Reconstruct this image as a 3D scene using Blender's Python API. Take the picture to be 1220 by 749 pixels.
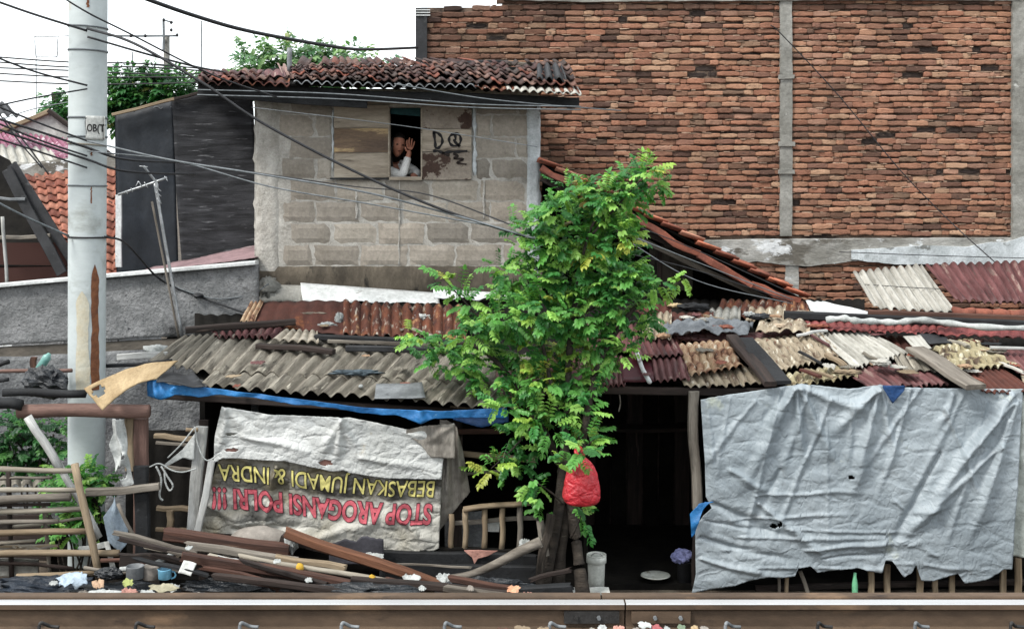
import bpy, bmesh, math, random
from mathutils import Vector, Matrix, noise
random.seed(7)
rnd = random.random
def U(a, b): return random.uniform(a, b)
for o in list(bpy.data.objects): bpy.data.objects.remove(o)
SC = bpy.context.scene
COL = SC.collection

# ------------------------------------------------------------------ camera, sky, sun, exposure
F, HZ, CX, CZ = 1500.0, 212.0, 610.0, 3.15      # focal length in photo pixels, horizon row, centre column, eye height
cam_d = bpy.data.cameras.new('camera'); cam = bpy.data.objects.new('camera', cam_d); COL.objects.link(cam)
cam.location = (0, 0, CZ); cam.rotation_euler = (math.radians(90), 0, 0)
cam_d.sensor_width = 36; cam_d.lens = 36 * F / 1220.0
cam_d.shift_y = -(374.5 - HZ) / 1220.0
cam_d.clip_start = 0.1; cam_d.clip_end = 2000
SC.camera = cam
W = bpy.data.worlds.new('World'); SC.world = W; W.use_nodes = True
nt = W.node_tree; nt.nodes.clear()
SUN_EL, SUN_AZ = math.radians(50), math.radians(232)   # azimuth measured from +Y, clockwise: over the photographer's left shoulder
sky = nt.nodes.new('ShaderNodeTexSky'); sky.sky_type = 'NISHITA'; sky.sun_disc = False
sky.sun_elevation = SUN_EL; sky.sun_rotation = SUN_AZ; sky.dust_density = 4
b1 = nt.nodes.new('ShaderNodeBackground'); b1.inputs[1].default_value = 0.1
b2 = nt.nodes.new('ShaderNodeBackground'); b2.inputs[0].default_value = (0.93, 0.975, 1.0, 1); b2.inputs[1].default_value = 0.72
mx = nt.nodes.new('ShaderNodeMixShader'); mx.inputs[0].default_value = 0.88
wo = nt.nodes.new('ShaderNodeOutputWorld')
nt.links.new(sky.outputs[0], b1.inputs[0]); nt.links.new(b1.outputs[0], mx.inputs[1])
nt.links.new(b2.outputs[0], mx.inputs[2]); nt.links.new(mx.outputs[0], wo.inputs[0])
sun_d = bpy.data.lights.new('sun', 'SUN'); sun_d.energy = 1.5; sun_d.angle = math.radians(14); sun_d.color = (1, .97, .92)
sun = bpy.data.objects.new('sun', sun_d); COL.objects.link(sun); sun.location = (-5, -8, 20)
sdir = Vector((math.sin(SUN_AZ) * math.cos(SUN_EL), math.cos(SUN_AZ) * math.cos(SUN_EL), math.sin(SUN_EL)))
sun.rotation_euler = sdir.to_track_quat('Z', 'Y').to_euler()
SC.view_settings.view_transform = 'Standard'; SC.view_settings.look = 'None'
SC.view_settings.exposure = 1.5; SC.view_settings.gamma = 1

# ------------------------------------------------------------------ helpers
def P(px, py, Y):
    """a point of the photograph at distance Y from the camera plane"""
    return Vector(((px - CX) / F * Y, Y, CZ - (py - HZ) / F * Y))
RA, RB = -0.588, 0.223                                  # shack roofs share one low pitch: z = RA + RB*Y
def R(px, py, lift=0.0):
    Y = (CZ - RA - lift) / (RB + (py - HZ) / F)
    return P(px, py, Y)
def lin(c):
    return tuple(((x / 12.92) if x <= .04045 else ((x + .055) / 1.055) ** 2.4) for x in c)
def H(h, k=0.8):
    c = lin(tuple(int(h[i:i + 2], 16) / 255 for i in (0, 2, 4)))
    return (min(c[0] * k, .9), min(c[1] * k, .9), min(c[2] * k, .9))
def lerp(a, b, t): return a + (b - a) * t
def poly(pts):
    """piecewise linear y(x)"""
    def f(x):
        if x <= pts[0][0]: return pts[0][1]
        for (x0, y0), (x1, y1) in zip(pts, pts[1:]):
            if x <= x1: return lerp(y0, y1, (x - x0) / max(x1 - x0, 1e-9))
        return pts[-1][1]
    return f
def fbm(x, y, z=0.0, o=4):
    s, a, t = 0, 1, 0
    for i in range(o):
        s += a * noise.noise(Vector((x, y, z))); t += a; a *= .5; x *= 2.03; y *= 2.03; z = z * 2.03 + 5.1
    return s / t

MATS = {}
def M(name, base, alt=None, scale=4.0, mix=(0.35, 0.65), stains=(), rough=0.85, bump=0.3, bscale=40.0, bdist=0.01,
      stretch=(1, 1, 1), coord='Object', attr=False, metal=0.0, spec=0.3, rand=True, bstretch=None, sub=None, fine=0.22, crinkle=None):
    if name in MATS: return MATS[name]
    m = bpy.data.materials.new(name); m.use_nodes = True; MATS[name] = m
    n = m.node_tree.nodes; L = m.node_tree.links
    bs = n['Principled BSDF']
    tc = n.new('ShaderNodeTexCoord'); oi = n.new('ShaderNodeObjectInfo')
    mul = n.new('ShaderNodeVectorMath'); mul.operation = 'MULTIPLY_ADD'
    mul.inputs[1].default_value = stretch
    cmb = n.new('ShaderNodeVectorMath'); cmb.operation = 'SCALE'; cmb.inputs[0].default_value = (37, 53, 71) if rand else (0, 0, 0)
    L.new(oi.outputs['Random'], cmb.inputs['Scale'])
    L.new(tc.outputs[coord], mul.inputs[0]); L.new(cmb.outputs[0], mul.inputs[2])
    def nz(sc, det=5, ro=.6, vec=None):
        t = n.new('ShaderNodeTexNoise'); t.inputs['Scale'].default_value = sc; t.inputs['Detail'].default_value = det
        t.inputs['Roughness'].default_value = ro; L.new(vec or mul.outputs[0], t.inputs['Vector']); return t
    def ramp(src, a, b):
        r = n.new('ShaderNodeMapRange'); r.inputs[1].default_value = a; r.inputs[2].default_value = b; r.clamp = True
        L.new(src, r.inputs[0]); return r.outputs[0]
    def mixc(f, a, b, mode='MIX'):
        x = n.new('ShaderNodeMix'); x.data_type = 'RGBA'; x.blend_type = mode
        if isinstance(f, (int, float)): x.inputs[0].default_value = f
        else: L.new(f, x.inputs[0])
        for i, v in ((6, a), (7, b)):
            if isinstance(v, tuple): x.inputs[i].default_value = (*v[:3], 1)
            else: L.new(v, x.inputs[i])
        return x.outputs[2]
    alt = alt or tuple(c * .7 for c in base)
    c = mixc(ramp(nz(scale).outputs[0], *mix), base, alt)
    if attr:
        va = n.new('ShaderNodeVertexColor'); va.layer_name = 'Col'
        c = mixc(1.0, c, va.outputs[0], 'MULTIPLY')
    for k, (sc, col, a, b) in enumerate(stains):
        c = mixc(ramp(nz(sc, 8, .65).outputs[0], a, b), c, col)
    fz = nz(scale * 9, 6, .7)
    fr = n.new('ShaderNodeMapRange'); fr.inputs[1].default_value = .3; fr.inputs[2].default_value = .7
    fr.inputs[3].default_value = 1 - fine; fr.inputs[4].default_value = 1 + fine; L.new(fz.outputs[0], fr.inputs[0])
    x = n.new('ShaderNodeVectorMath'); x.operation = 'SCALE'; L.new(c, x.inputs[0]); L.new(fr.outputs[0], x.inputs['Scale'])
    L.new(x.outputs[0], bs.inputs['Base Color'])
    bs.inputs['Roughness'].default_value = rough; bs.inputs['Metallic'].default_value = metal
    bs.inputs['Specular IOR Level'].default_value = spec
    if sub: bs.inputs['Subsurface Weight'].default_value = sub
    if bump:
        bv = None
        if bstretch:
            q = n.new('ShaderNodeVectorMath'); q.operation = 'MULTIPLY'; q.inputs[1].default_value = bstretch
            L.new(tc.outputs[coord], q.inputs[0]); bv = q.outputs[0]
        bz = nz(bscale, 6, .65, bv); bp = n.new('ShaderNodeBump'); bp.inputs['Strength'].default_value = bump
        bp.inputs['Distance'].default_value = bdist; L.new(bz.outputs[0], bp.inputs['Height']); L.new(bp.outputs[0], bs.inputs['Normal'])
        if crinkle:                                     # sharp creases of folded plastic: edges of warped cells at two sizes
            prev = bp
            for sc_, st_, sx in ((crinkle, .012, (.7, 1.25, 1)), (crinkle * 2.7, .004, (1.2, .8, 1))):
                q = n.new('ShaderNodeVectorMath'); q.operation = 'MULTIPLY'; q.inputs[1].default_value = sx; L.new(tc.outputs[coord], q.inputs[0])
                wz = nz(sc_ * .6, 3, .5, q.outputs[0])
                ad = n.new('ShaderNodeVectorMath'); ad.operation = 'MULTIPLY_ADD'; ad.inputs[1].default_value = (.35 * 4 / sc_,) * 3
                L.new(wz.outputs['Color'], ad.inputs[0]); L.new(q.outputs[0], ad.inputs[2])
                vo = n.new('ShaderNodeTexVoronoi'); vo.feature = 'DISTANCE_TO_EDGE'; vo.inputs['Scale'].default_value = sc_; L.new(ad.outputs[0], vo.inputs['Vector'])
                mr = n.new('ShaderNodeMapRange'); mr.inputs[1].default_value = 0; mr.inputs[2].default_value = .22; mr.interpolation_type = 'SMOOTHSTEP'; L.new(vo.outputs['Distance'], mr.inputs[0])
                b2_ = n.new('ShaderNodeBump'); b2_.inputs['Strength'].default_value = .45; b2_.inputs['Distance'].default_value = st_
                L.new(mr.outputs[0], b2_.inputs['Height']); L.new(prev.outputs[0], b2_.inputs['Normal']); prev = b2_
            L.new(prev.outputs[0], bs.inputs['Normal'])
    return m

def tag(o, label=None, cat=None, group=None, kind=None):
    if label: o['label'] = label
    if cat: o['category'] = cat
    if group: o['group'] = group
    if kind: o['kind'] = kind
    return o
def root(name, label, cat, loc, group=None):
    o = bpy.data.objects.new(name, None); o.empty_display_size = .1; COL.objects.link(o); o.location = loc
    return tag(o, label, cat, group)
def wloc(o):
    v = Vector((0, 0, 0))
    while o is not None: v += Vector(o.location); o = o.parent
    return v
def mk(name, V, Fc, m, parent=None, smooth=False, cols=None, uvs=None, solid=0.0, off=0.0):
    """V in world coordinates; the object gets its own origin at the middle of its foot"""
    xs = [v[0] for v in V]; ys = [v[1] for v in V]; zs = [v[2] for v in V]
    org = Vector(((min(xs) + max(xs)) / 2, (min(ys) + max(ys)) / 2, min(zs)))
    me = bpy.data.meshes.new(name)
    me.from_pydata([tuple(Vector(v) - org) for v in V], [], Fc)
    if cols is not None:
        a = me.color_attributes.new('Col', 'FLOAT_COLOR', 'POINT')
        for i, c in enumerate(cols): a.data[i].color = (c[0], c[1], c[2], 1)
    if uvs is not None:
        ul = me.uv_layers.new(name='UVMap')
        for lp in me.loops: ul.data[lp.index].uv = uvs[lp.vertex_index]
    if smooth:
        for p in me.polygons: p.use_smooth = True
    for mm in (m if isinstance(m, (list, tuple)) else [m]): me.materials.append(mm)
    o = bpy.data.objects.new(name, me); COL.objects.link(o)
    if parent is not None:
        o.parent = parent; o.location = org - wloc(parent)
    else: o.location = org
    if solid:
        s = o.modifiers.new('thick', 'SOLIDIFY'); s.thickness = solid; s.offset = off
    return o
def grid(name, f, nu, nv, m, parent=None, solid=0.004, skip=None, smooth=True, uvs=None, col=None, off=0.0):
    V, Fc, uv, cs = [], [], [], []
    for j in range(nv + 1):
        for i in range(nu + 1):
            u, v = i / nu, j / nv
            V.append(f(u, v)); uv.append(uvs(u, v) if uvs else (u, v))
            if col: cs.append(col(u, v))
    for j in range(nv):
        for i in range(nu):
            if skip and skip((i + .5) / nu, (j + .5) / nv): continue
            a = j * (nu + 1) + i; Fc.append((a, a + nu + 1, a + nu + 2, a + 1))
    return mk(name, V, Fc, m, parent, smooth, cs if col else None, uv, solid, off)
def box(name, x0, x1, y0, y1, z0, z1, m, parent=None, wob=0.0):
    V = [(x, y, z) for z in (z0, z1) for y in (y0, y1) for x in (x0, x1)]
    if wob: V = [tuple(c + U(-wob, wob) for c in v) for v in V]
    Fc = [(0, 2, 3, 1), (4, 5, 7, 6), (0, 1, 5, 4), (2, 6, 7, 3), (0, 4, 6, 2), (1, 3, 7, 5)]
    return mk(name, V, Fc, m, parent)
def bar(name, a, b, w, h, m, parent=None, rnd_=False, bend=0.0, wob=0.004, taper=1.0, nodes=0.0, up=(0, 0, 1), n=None, ragged=0.0):
    """a plank (chamfered, slightly warped) or a round pole from a to b; local X is its length, so grain follows it"""
    a, b = Vector(a), Vector(b); d = b - a; Ln = d.length; X = d.normalized(); up = Vector(up)
    if abs(X.dot(up)) > .97: up = Vector((0, 1, 0))
    Yv = up.cross(X).normalized(); Zv = X.cross(Yv)
    n = n or max(4, min(24, int(Ln / .12)))
    V, Fc = [], []
    sec = []
    if rnd_:
        k = 10
        sec = [(math.cos(t * 2 * math.pi / k) * w / 2, math.sin(t * 2 * math.pi / k) * h / 2) for t in range(k)]
    else:
        c = min(w, h) * .16
        sec = [(-w/2, -h/2 + c), (-w/2 + c, -h/2), (w/2 - c, -h/2), (w/2, -h/2 + c), (w/2, h/2 - c), (w/2 - c, h/2), (-w/2 + c, h/2), (-w/2, h/2 - c)]
    k = len(sec); ph = U(0, 9); ba = U(0, 6.28)
    for i in range(n + 1):
        t = i / n; x = t * Ln
        s = lerp(1, taper, t) * (1 + U(-wob, wob) * 3)
        if nodes and i % 3 == 0: s *= 1 + nodes
        bo = bend * math.sin(math.pi * t) + wob * 1.5 * math.sin(ph + 7 * t)
        for q, (y, z) in enumerate(sec):
            e = ragged * U(-1, 1) if i in (0, n) else 0
            V.append((x + e, y * s + bo * math.cos(ba) + U(-wob, wob) * .35, z * s + bo * math.sin(ba) + U(-wob, wob) * .35))
    for i in range(n):
        for q in range(k):
            a0 = i * k + q; a1 = i * k + (q + 1) % k
            Fc.append((a0, a0 + k, a1 + k, a1))
    Fc.append(tuple(range(k))); Fc.append(tuple(reversed(range(n * k, n * k + k))))
    me = bpy.data.meshes.new(name); me.from_pydata(V, [], [tuple(f) for f in Fc])
    me.materials.append(m)
    if rnd_:
        for p in me.polygons: p.use_smooth = True
    o = bpy.data.objects.new(name, me); COL.objects.link(o)
    mt = Matrix((X, Yv, Zv)).transposed().to_4x4()
    loc = a - (wloc(parent) if parent is not None else Vector((0, 0, 0)))
    mt.translation = loc; 
    if parent is not None: o.parent = parent
    o.matrix_basis = mt
    return o
def catmull(pts, n=8):
    pts = [Vector(p) for p in pts]; out = []
    q = [2 * pts[0] - pts[1]] + pts + [2 * pts[-1] - pts[-2]]
    for i in range(1, len(q) - 2):
        for k in range(n):
            t = k / n; p0, p1, p2, p3 = q[i - 1], q[i], q[i + 1], q[i + 2]
            out.append(.5 * ((2 * p1) + (p2 - p0) * t + (2 * p0 - 5 * p1 + 4 * p2 - p3) * t * t + (3 * p1 - p0 - 3 * p2 + p3) * t ** 3))
    out.append(pts[-1]); return out
def tube_vf(path, rad, k=6, base=0):
    V, Fc = [], []; N = len(path)
    ref = Vector((0, 0, 1))
    for i, p in enumerate(path):
        d = (path[min(i + 1, N - 1)] - path[max(i - 1, 0)]).normalized()
        r0 = ref if abs(d.dot(ref)) < .95 else Vector((0, 1, 0))
        a = d.cross(r0).normalized(); b = d.cross(a)
        r = rad(i / max(N - 1, 1)) if callable(rad) else rad
        for q in range(k):
            t = 2 * math.pi * q / k; V.append(p + a * (math.cos(t) * r) + b * (math.sin(t) * r))
    for i in range(N - 1):
        for q in range(k):
            a0 = base + i * k + q; a1 = base + i * k + (q + 1) % k
            Fc.append((a0, a1, a1 + k, a0 + k))
    Fc.append(tuple(base + q for q in reversed(range(k)))); Fc.append(tuple(base + (N - 1) * k + q for q in range(k)))
    return V, Fc
def tube(name, pts, rad, m, parent=None, k=6, n=8, smooth=True):
    V, Fc = tube_vf(catmull(pts, n), rad, k); return mk(name, V, Fc, m, parent, smooth)
def lathe(name, c, prof, m, parent=None, k=24, sx=1.0, sy=1.0, smooth=True):
    V, Fc = [], []
    for r, z in prof:
        for q in range(k):
            t = 2 * math.pi * q / k; V.append((c[0] + r * math.cos(t) * sx, c[1] + r * math.sin(t) * sy, c[2] + z))
    for i in range(len(prof) - 1):
        for q in range(k):
            a0 = i * k + q; a1 = i * k + (q + 1) % k; Fc.append((a0, a1, a1 + k, a0 + k))
    Fc.append(tuple(reversed(range(k)))); Fc.append(tuple(range((len(prof) - 1) * k, len(prof) * k)))
    return mk(name, V, Fc, m, parent, smooth)
def quad_fn(q):
    TL, TR, BR, BL = [Vector(p) for p in q]
    return lambda u, v: (TL.lerp(TR, u)).lerp(BL.lerp(BR, u), v)
def sheet(name, q, waves, m, parent=None, amp=.016, rows=1, step=.0, jag=.02, warp=.012, thick=.006, rib=False, nv=None, tile=False, sag=0.0):
    """corrugated or pan-tile sheet over four corners TL, TR, BR, BL"""
    f0 = quad_fn(q); TL, TR, BR, BL = [Vector(p) for p in q]
    N = (TR - TL).cross(BL - TL).normalized()
    if N.z < 0: N = -N
    Dn = ((BL - TL) + (BR - TR)).normalized(); Wd = (TR - TL).length; Hd = (BL - TL).length
    s = U(0, 99); nu = int(max(6, waves * 12)); nv = nv or (rows * 6 if rows > 1 else max(6, int(Hd / .09)))
    cr = [U(-1, 1) for _ in range(int(waves) + 3)]
    def f(u, v):
        p = f0(u, v); w = 2 * (max(0.0, .5 + .5 * math.sin(2 * math.pi * u * waves)) ** .62) - 1
        if rib: w = 1.0 if (u * waves) % 1 < .3 else -.6
        if tile: w = abs(math.sin(math.pi * u * waves)) ** .7 * 2 - 1
        a = amp
        d = a * w + warp * fbm(u * Wd * 2.2 + s, v * Hd * 2.2, s) * 2
        if rows > 1:
            t = (v * rows) % 1.0 if v < 1 else 1
            if v > 0 and abs(t) < 1e-6: t = 1
            d += step * (t - .5)
        d -= sag * math.sin(math.pi * u)
        e = 0
        if v == 1: e = jag * (cr[int(u * waves)] * .7 + fbm(u * Wd * 9 + s, 3))
        if v == 0: e = jag * .5 * fbm(u * Wd * 7 + s, 8)
        return p + N * d + Dn * e
    return grid(name, f, nu, nv, m, parent, thick, uvs=lambda u, v: (u * Wd, v * Hd))
def cloth(name, top, bot, left, right, Y0, m, folds=(), nu=120, nv=80, parent=None, crease=.012, cs=3.0, solid=.003, holes=(), lean=0.0, col=None, wave=0.0, ret=False, seed=1.0):
    """hanging cloth; its outline is given on the plane Y = Y0: top/bot are y(u in 0..1), left/right x(v in 0..1)"""
    def pp(u, v):
        x = lerp(left(v), right(v), u); return x, lerp(top(u), bot(u), v)
    sc = Y0 / F
    def disp(px, py, v):
        X, Z = px * sc, py * sc
        d = crease * (fbm(X * cs + seed, Z * cs, seed, 5)) * 2
        d += crease * .9 * (1 - abs(noise.noise(Vector((X * cs * 1.7 + seed, Z * cs * 2.6, 4.2)))) * 3) * .5
        for (x0, y0, x1, y1, w, a) in folds:
            dx, dy = x1 - x0, y1 - y0; L2 = dx * dx + dy * dy
            t = ((px - x0) * dx + (py - y0) * dy) / L2
            if t < -.25 or t > 1.3: continue
            tt = min(1, max(0, t)); wv = 5 * fbm(t * 2.2 + x0 * .37, y1 * .11, 1.5, 2) * min(1, max(0, t) * 3); L_ = math.sqrt(L2)
            ex, ey = px - (x0 + dx * tt + wv * dy / L_), py - (y0 + dy * tt - wv * dx / L_)
            ww = w * (.45 + .9 * tt); fade = 1 - max(0, min(1, (t - .55) / .5)); fade = fade * fade * (3 - 2 * fade)
            d -= a * math.exp(-(ex * ex + ey * ey) / (ww * ww)) * fade
        return d
    def S(px, py, v=.5, o=0.0):
        p = P(px, py, Y0); p.y += disp(px, py, v) + lean * v + o; return p
    def f(u, v):
        px, py = pp(u, v); return S(px, py, v)
    def skip(u, v):
        px, py = pp(u, v)
        return any(((px - hx) / rx) ** 2 + ((py - hy) / ry) ** 2 < 1 + .6 * fbm(px * .3, py * .3) for hx, hy, rx, ry in holes)
    o = grid(name, f, nu, nv, m, parent, solid, skip if holes else None, uvs=lambda u, v: (pp(u, v)[0] * sc, pp(u, v)[1] * sc),
             col=(lambda u, v: col(*pp(u, v))) if col else None)
    return (o, S) if ret else o
def blob(name, c, rx, ry, rz, m, parent=None, amp=.25, fr=2.0, k=20, flat=0.0, crumple=0.0):
    """crumpled rag or bag"""
    V, Fc = [], []; s = U(0, 50); n2 = k // 2; c = Vector(c)
    for i in range(n2 + 1):
        th = math.pi * i / n2
        for j in range(k):
            ph = 2 * math.pi * j / k
            d = Vector((math.sin(th) * math.cos(ph), math.sin(th) * math.sin(ph), math.cos(th)))
            r = 1 + amp * fbm(d.x * fr + s, d.y * fr, d.z * fr, 4) * 2 - crumple * abs(noise.noise(d * fr * 2.5 + Vector((s, 0, 0)))) * 2
            z = d.z * r * rz
            if flat and z < -rz * flat: z = -rz * flat
            V.append(c + Vector((d.x * r * rx, d.y * r * ry, z)))
    for i in range(n2):
        for j in range(k):
            a = i * k + j; b = i * k + (j + 1) % k; Fc.append((a, a + k, b + k, b))
    return mk(name, V, Fc, m, parent, crumple == 0)
def scrap(name, c, rx, ry, rz, m, parent=None, tilt=.8, n=9):
    """a crumpled flat piece of cloth, film or paper lying loose"""
    s = U(0, 60); c = Vector(c); an = U(-.5, .5)
    def f(u, v):
        a, b = (u - .5) * 2, (v - .5) * 2
        q_ = math.atan2(b, a); r = 1 + .42 * fbm(math.cos(q_) * 1.3 + s, math.sin(q_) * 1.3, s, 3) * 2
        k = math.sqrt(max(.0001, 1 - .5 * b * b)), math.sqrt(max(.0001, 1 - .5 * a * a))
        x, y = a * k[0] * rx * r, b * k[1] * ry * r
        z = rz * (.5 + .7 * fbm(a * 1.3 + s, b * 1.3, 3, 3) - .5 * abs(noise.noise(Vector((a * 1.7 + s, b * 1.7, 1)))) * 2 + tilt * .55 * b)
        return c + Vector((x * math.cos(an * .5) - y * math.sin(an * .5), y * math.cos(an) + x * .2 * an, max(z, -rz)))
    return grid(name, f, n + 5, n, m, parent, .003)
def strokes(name, lines, w, S, m, parent):
    """painted strokes: flat ribbons following polylines in photo pixels, laid on the surface S(px, py)"""
    V, Fc = [], []
    for pts in lines:
        pp = catmull([(x, y, 0) for x, y in pts], 5)
        for i, p in enumerate(pp):
            d = (pp[min(i + 1, len(pp) - 1)] - pp[max(i - 1, 0)]).normalized(); nn = Vector((-d.y, d.x, 0)) * w * (.5 + .15 * math.sin(i))
            V += [S(p.x + nn.x, p.y + nn.y), S(p.x - nn.x, p.y - nn.y)]
            if i: b = len(V) - 4; Fc.append((b, b + 1, b + 3, b + 2))
    return mk(name, V, Fc, m, parent, solid=.002)
def text_tris(s, offset=0.0, spacing=1.0, cut=0.12):
    cu = bpy.data.curves.new('t', 'FONT'); cu.body = s; cu.size = 1; cu.offset = offset; cu.space_character = spacing; cu.fill_mode = 'FRONT'
    cu.resolution_u = 4
    o = bpy.data.objects.new('t', cu); COL.objects.link(o); bpy.context.view_layer.update()
    dg = bpy.context.evaluated_depsgraph_get(); me = bpy.data.meshes.new_from_object(o.evaluated_get(dg))
    bpy.data.objects.remove(o); bpy.data.curves.remove(cu)
    bm = bmesh.new(); bm.from_mesh(me); bmesh.ops.triangulate(bm, faces=bm.faces)
    for _ in range(3):
        es = [e for e in bm.edges if e.calc_length() > cut]
        if not es: break
        bmesh.ops.subdivide_edges(bm, edges=es, cuts=1); bmesh.ops.triangulate(bm, faces=bm.faces)
    V = [v.co.copy() for v in bm.verts]; Fc = [tuple(v.index for v in f.verts) for f in bm.faces]
    bm.free(); bpy.data.meshes.remove(me); return V, Fc
# ------------------------------------------------------------------ materials
WHT = (1, 1, 1)
m_ground = M('earth', H('5d5348', .8), H('3c352e', .8), scale=1.5, stains=[(3, H('7a7264', .7), .55, .7)], bump=.8, bscale=18, bdist=.04, rough=.95, rand=False)
m_brick = M('fired_brick', WHT, (.72, .70, .68), scale=9, attr=True, stains=[(26, H('2e2622', .8), .60, .72), (40, H('c9a488', .7), .64, .74)], bump=.7, bscale=60, bdist=.012, stretch=(.6, 1, 1.4), rand=False)
m_mortar = M('rough_mortar', H('8f7a6a', .6), H('54463c', .58), scale=7, stains=[(3, H('2e2622', .7), .5, .62)], bump=.9, bscale=50, bdist=.015, rand=False)
m_cement = M('weathered_cement', H('a3a29c', .72), H('77766f', .7), scale=3, stains=[(2.2, H('45443f', .7), .56, .68), (9, H('c4c4be', .7), .62, .70)], bump=.7, bscale=30, bdist=.012, rand=False)
m_plaster = M('flaking_plaster', H('b3b2ad', .75), H('86847d', .7), scale=4, stretch=(.5, 1, 1), stains=[(3.2, H('6b675f', .7), .54, .60), (6, H('d0d3d4', .8), .58, .62)], bump=.8, bscale=22, bdist=.02, rand=False)
m_white_render = M('white_render', H('cdd3d6', .82), H('aab0b2', .8), scale=6, stains=[(5, H('80827f', .7), .6, .66)], bump=.6, bscale=25, bdist=.012, rand=False)
m_block = M('concrete_block', WHT, (.78, .77, .75), scale=3.5, attr=True, stains=[(1.3, H('6d655b', .8), .62, .74), (22, H('6d675e', .8), .66, .74)], bump=.5, bscale=90, bdist=.006, rand=False)
m_joint = M('block_mortar', H('c2bfb8', .78), H('a19d95', .74), scale=6, stains=[(2.4, H('79756d', .75), .58, .68)], bump=.9, bscale=28, bdist=.014, rand=False)
m_damp = M('damp_plaster', H('6f6659', .7), H('453f36', .7), scale=5, stretch=(1, 1, .5), stains=[(9, H('2b2823', .7), .58, .68)], bump=.6, bscale=40, rand=False)
m_gwall = M('rough_grey_render', H('9a9b9c', .7), H('77797a', .68), scale=5, stains=[(2.2, H('4a4b4c', .6), .56, .68), (24, H('44464a', .6), .60, .68)], bump=1.0, bscale=26, bdist=.03, rand=False)
m_gwall_lo = M('stained_grey_render', H('989a9b', .66), H('717376', .6), scale=5, stains=[(3, H('55565a', .6), .5, .66)], bump=1.0, bscale=26, bdist=.03, rand=False)
m_tarblack = M('black_sheeting', H('252b33', .7), H('1a1f25', .7), scale=3, stains=[(9, H('4c545c', .6), .68, .73)], rough=.6, bump=.25, bscale=14, bdist=.02)
m_slat = M('charred_slat_board', H('404145', .6), H('242528', .6), scale=6, stretch=(.35, 1, 3), mix=(.38, .6), stains=[(11, H('85868a', .6), .60, .70)], bump=.5, bscale=24, bstretch=(.4, 1, 3), bdist=.012, rand=False)
m_wood_grey = M('weathered_grey_wood', H('8d867c', .75), H('5d564e', .7), scale=6, stretch=(.25, 2.5, 2.5), stains=[(4, H('3d3832', .7), .60, .72)], bump=.6, bscale=60, bstretch=(.15, 2, 2), bdist=.005)
m_wood_pale = M('bleached_bamboo', H('aea799', .74), H('837a6c', .68), scale=6, stretch=(.2, 2, 2), stains=[(4, H('6b6152', .7), .62, .74)], bump=.4, bscale=50, bstretch=(.15, 2, 2), bdist=.004, rough=.7)
m_wood_white = M('whitewashed_pole', H('c7c8c6', .8), H('9a9a96', .7), scale=6, stretch=(.3, 2, 2), stains=[(5, H('77736a', .7), .60, .70)], bump=.5, bscale=50, bdist=.005)
m_wood_tan = M('tan_timber', H('a3927a', .7), H('75644f', .66), scale=6, stretch=(.2, 2.5, 2.5), stains=[(5, H('4c3b2d', .7), .62, .74)], bump=.5, bscale=60, bstretch=(.15, 2, 2), bdist=.004)
m_wood_dark = M('dark_old_timber', H('463a35', .65), H('241f1d', .6), scale=6, stretch=(.2, 2.5, 2.5), stains=[(6, H('6d5e55', .6), .62, .72)], bump=.7, bscale=60, bstretch=(.15, 2, 2), bdist=.006)
m_wood_brown = M('brown_timber', H('6b4a3d', .65), H('42302a', .6), scale=6, stretch=(.2, 2.5, 2.5), stains=[(5, H('2a211e', .7), .6, .72), (7, H('967a69', .6), .66, .74)], bump=.6, bscale=60, bstretch=(.15, 2, 2), bdist=.006)
m_wood_red = M('reddish_hardwood', H('8a5f47', .65), H('5a3a2c', .6), scale=5, stretch=(.2, 2.5, 2.5), stains=[(5, H('33251f', .7), .62, .74)], bump=.6, bscale=60, bstretch=(.15, 2, 2), bdist=.006)
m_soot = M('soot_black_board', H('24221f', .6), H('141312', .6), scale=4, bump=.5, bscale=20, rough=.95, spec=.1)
m_black = M('black_painted_beam', H('2b2d30', .6), H('191a1c', .6), scale=6, bump=.5, bscale=40, stains=[(8, H('55575a', .6), .66, .74)], rough=.75)
m_log = M('mauve_brown_log', H('8a6d63', .7), H('614b44', .7), scale=6, stretch=(.3, 2, 2), stains=[(5, H('3d302c', .7), .62, .72)], bump=.5, bscale=40, bdist=.006)
m_pole = M('painted_concrete', H('c2caca', .82), H('b2babb', .82), scale=2.5, stretch=(.35, 1, 1), stains=[(2.2, H('8d9089', .8), .58, .72), (4, H('b9aa90', .8), .64, .74)], bump=.15, bscale=60, bdist=.004, rough=.7, fine=.06)
m_asb = M('asbestos_cement', H('a09a8d', .62), H('6b655a', .6), scale=3, stretch=(5, .5, 1), coord='UV', stains=[(4, H('57524a', .7), .50, .62), (9, H('3c3a35', .7), .58, .68), (7, H('bdb7a8', .75), .60, .68)], bump=.5, bscale=50)
m_asb_w = M('pale_fibre_cement', H('bdbbb3', .8), H('8f8d85', .75), scale=3, stretch=(5, .5, 1), coord='UV', stains=[(5, H('7b776d', .7), .58, .70), (16, H('6c6a64', .7), .66, .73)], bump=.35, bscale=50)
m_asb_t = M('tan_fibre_cement', H('aea18c', .74), H('857865', .7), scale=5, stretch=(3, .8, 1), coord='UV', stains=[(5, H('5b4a3c', .7), .54, .64), (9, H('d0c9b8', .8), .56, .64), (7, H('74483a', .6), .60, .68)], bump=.5, bscale=50)
m_yel = M('yellowed_tile_sheet', H('aaa284', .75), H('85785a', .7), scale=6, stretch=(2, 1, 1), coord='UV', stains=[(6, H('54463a', .7), .54, .62), (10, H('cfcab4', .8), .57, .65)], bump=.5, bscale=50)
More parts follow.
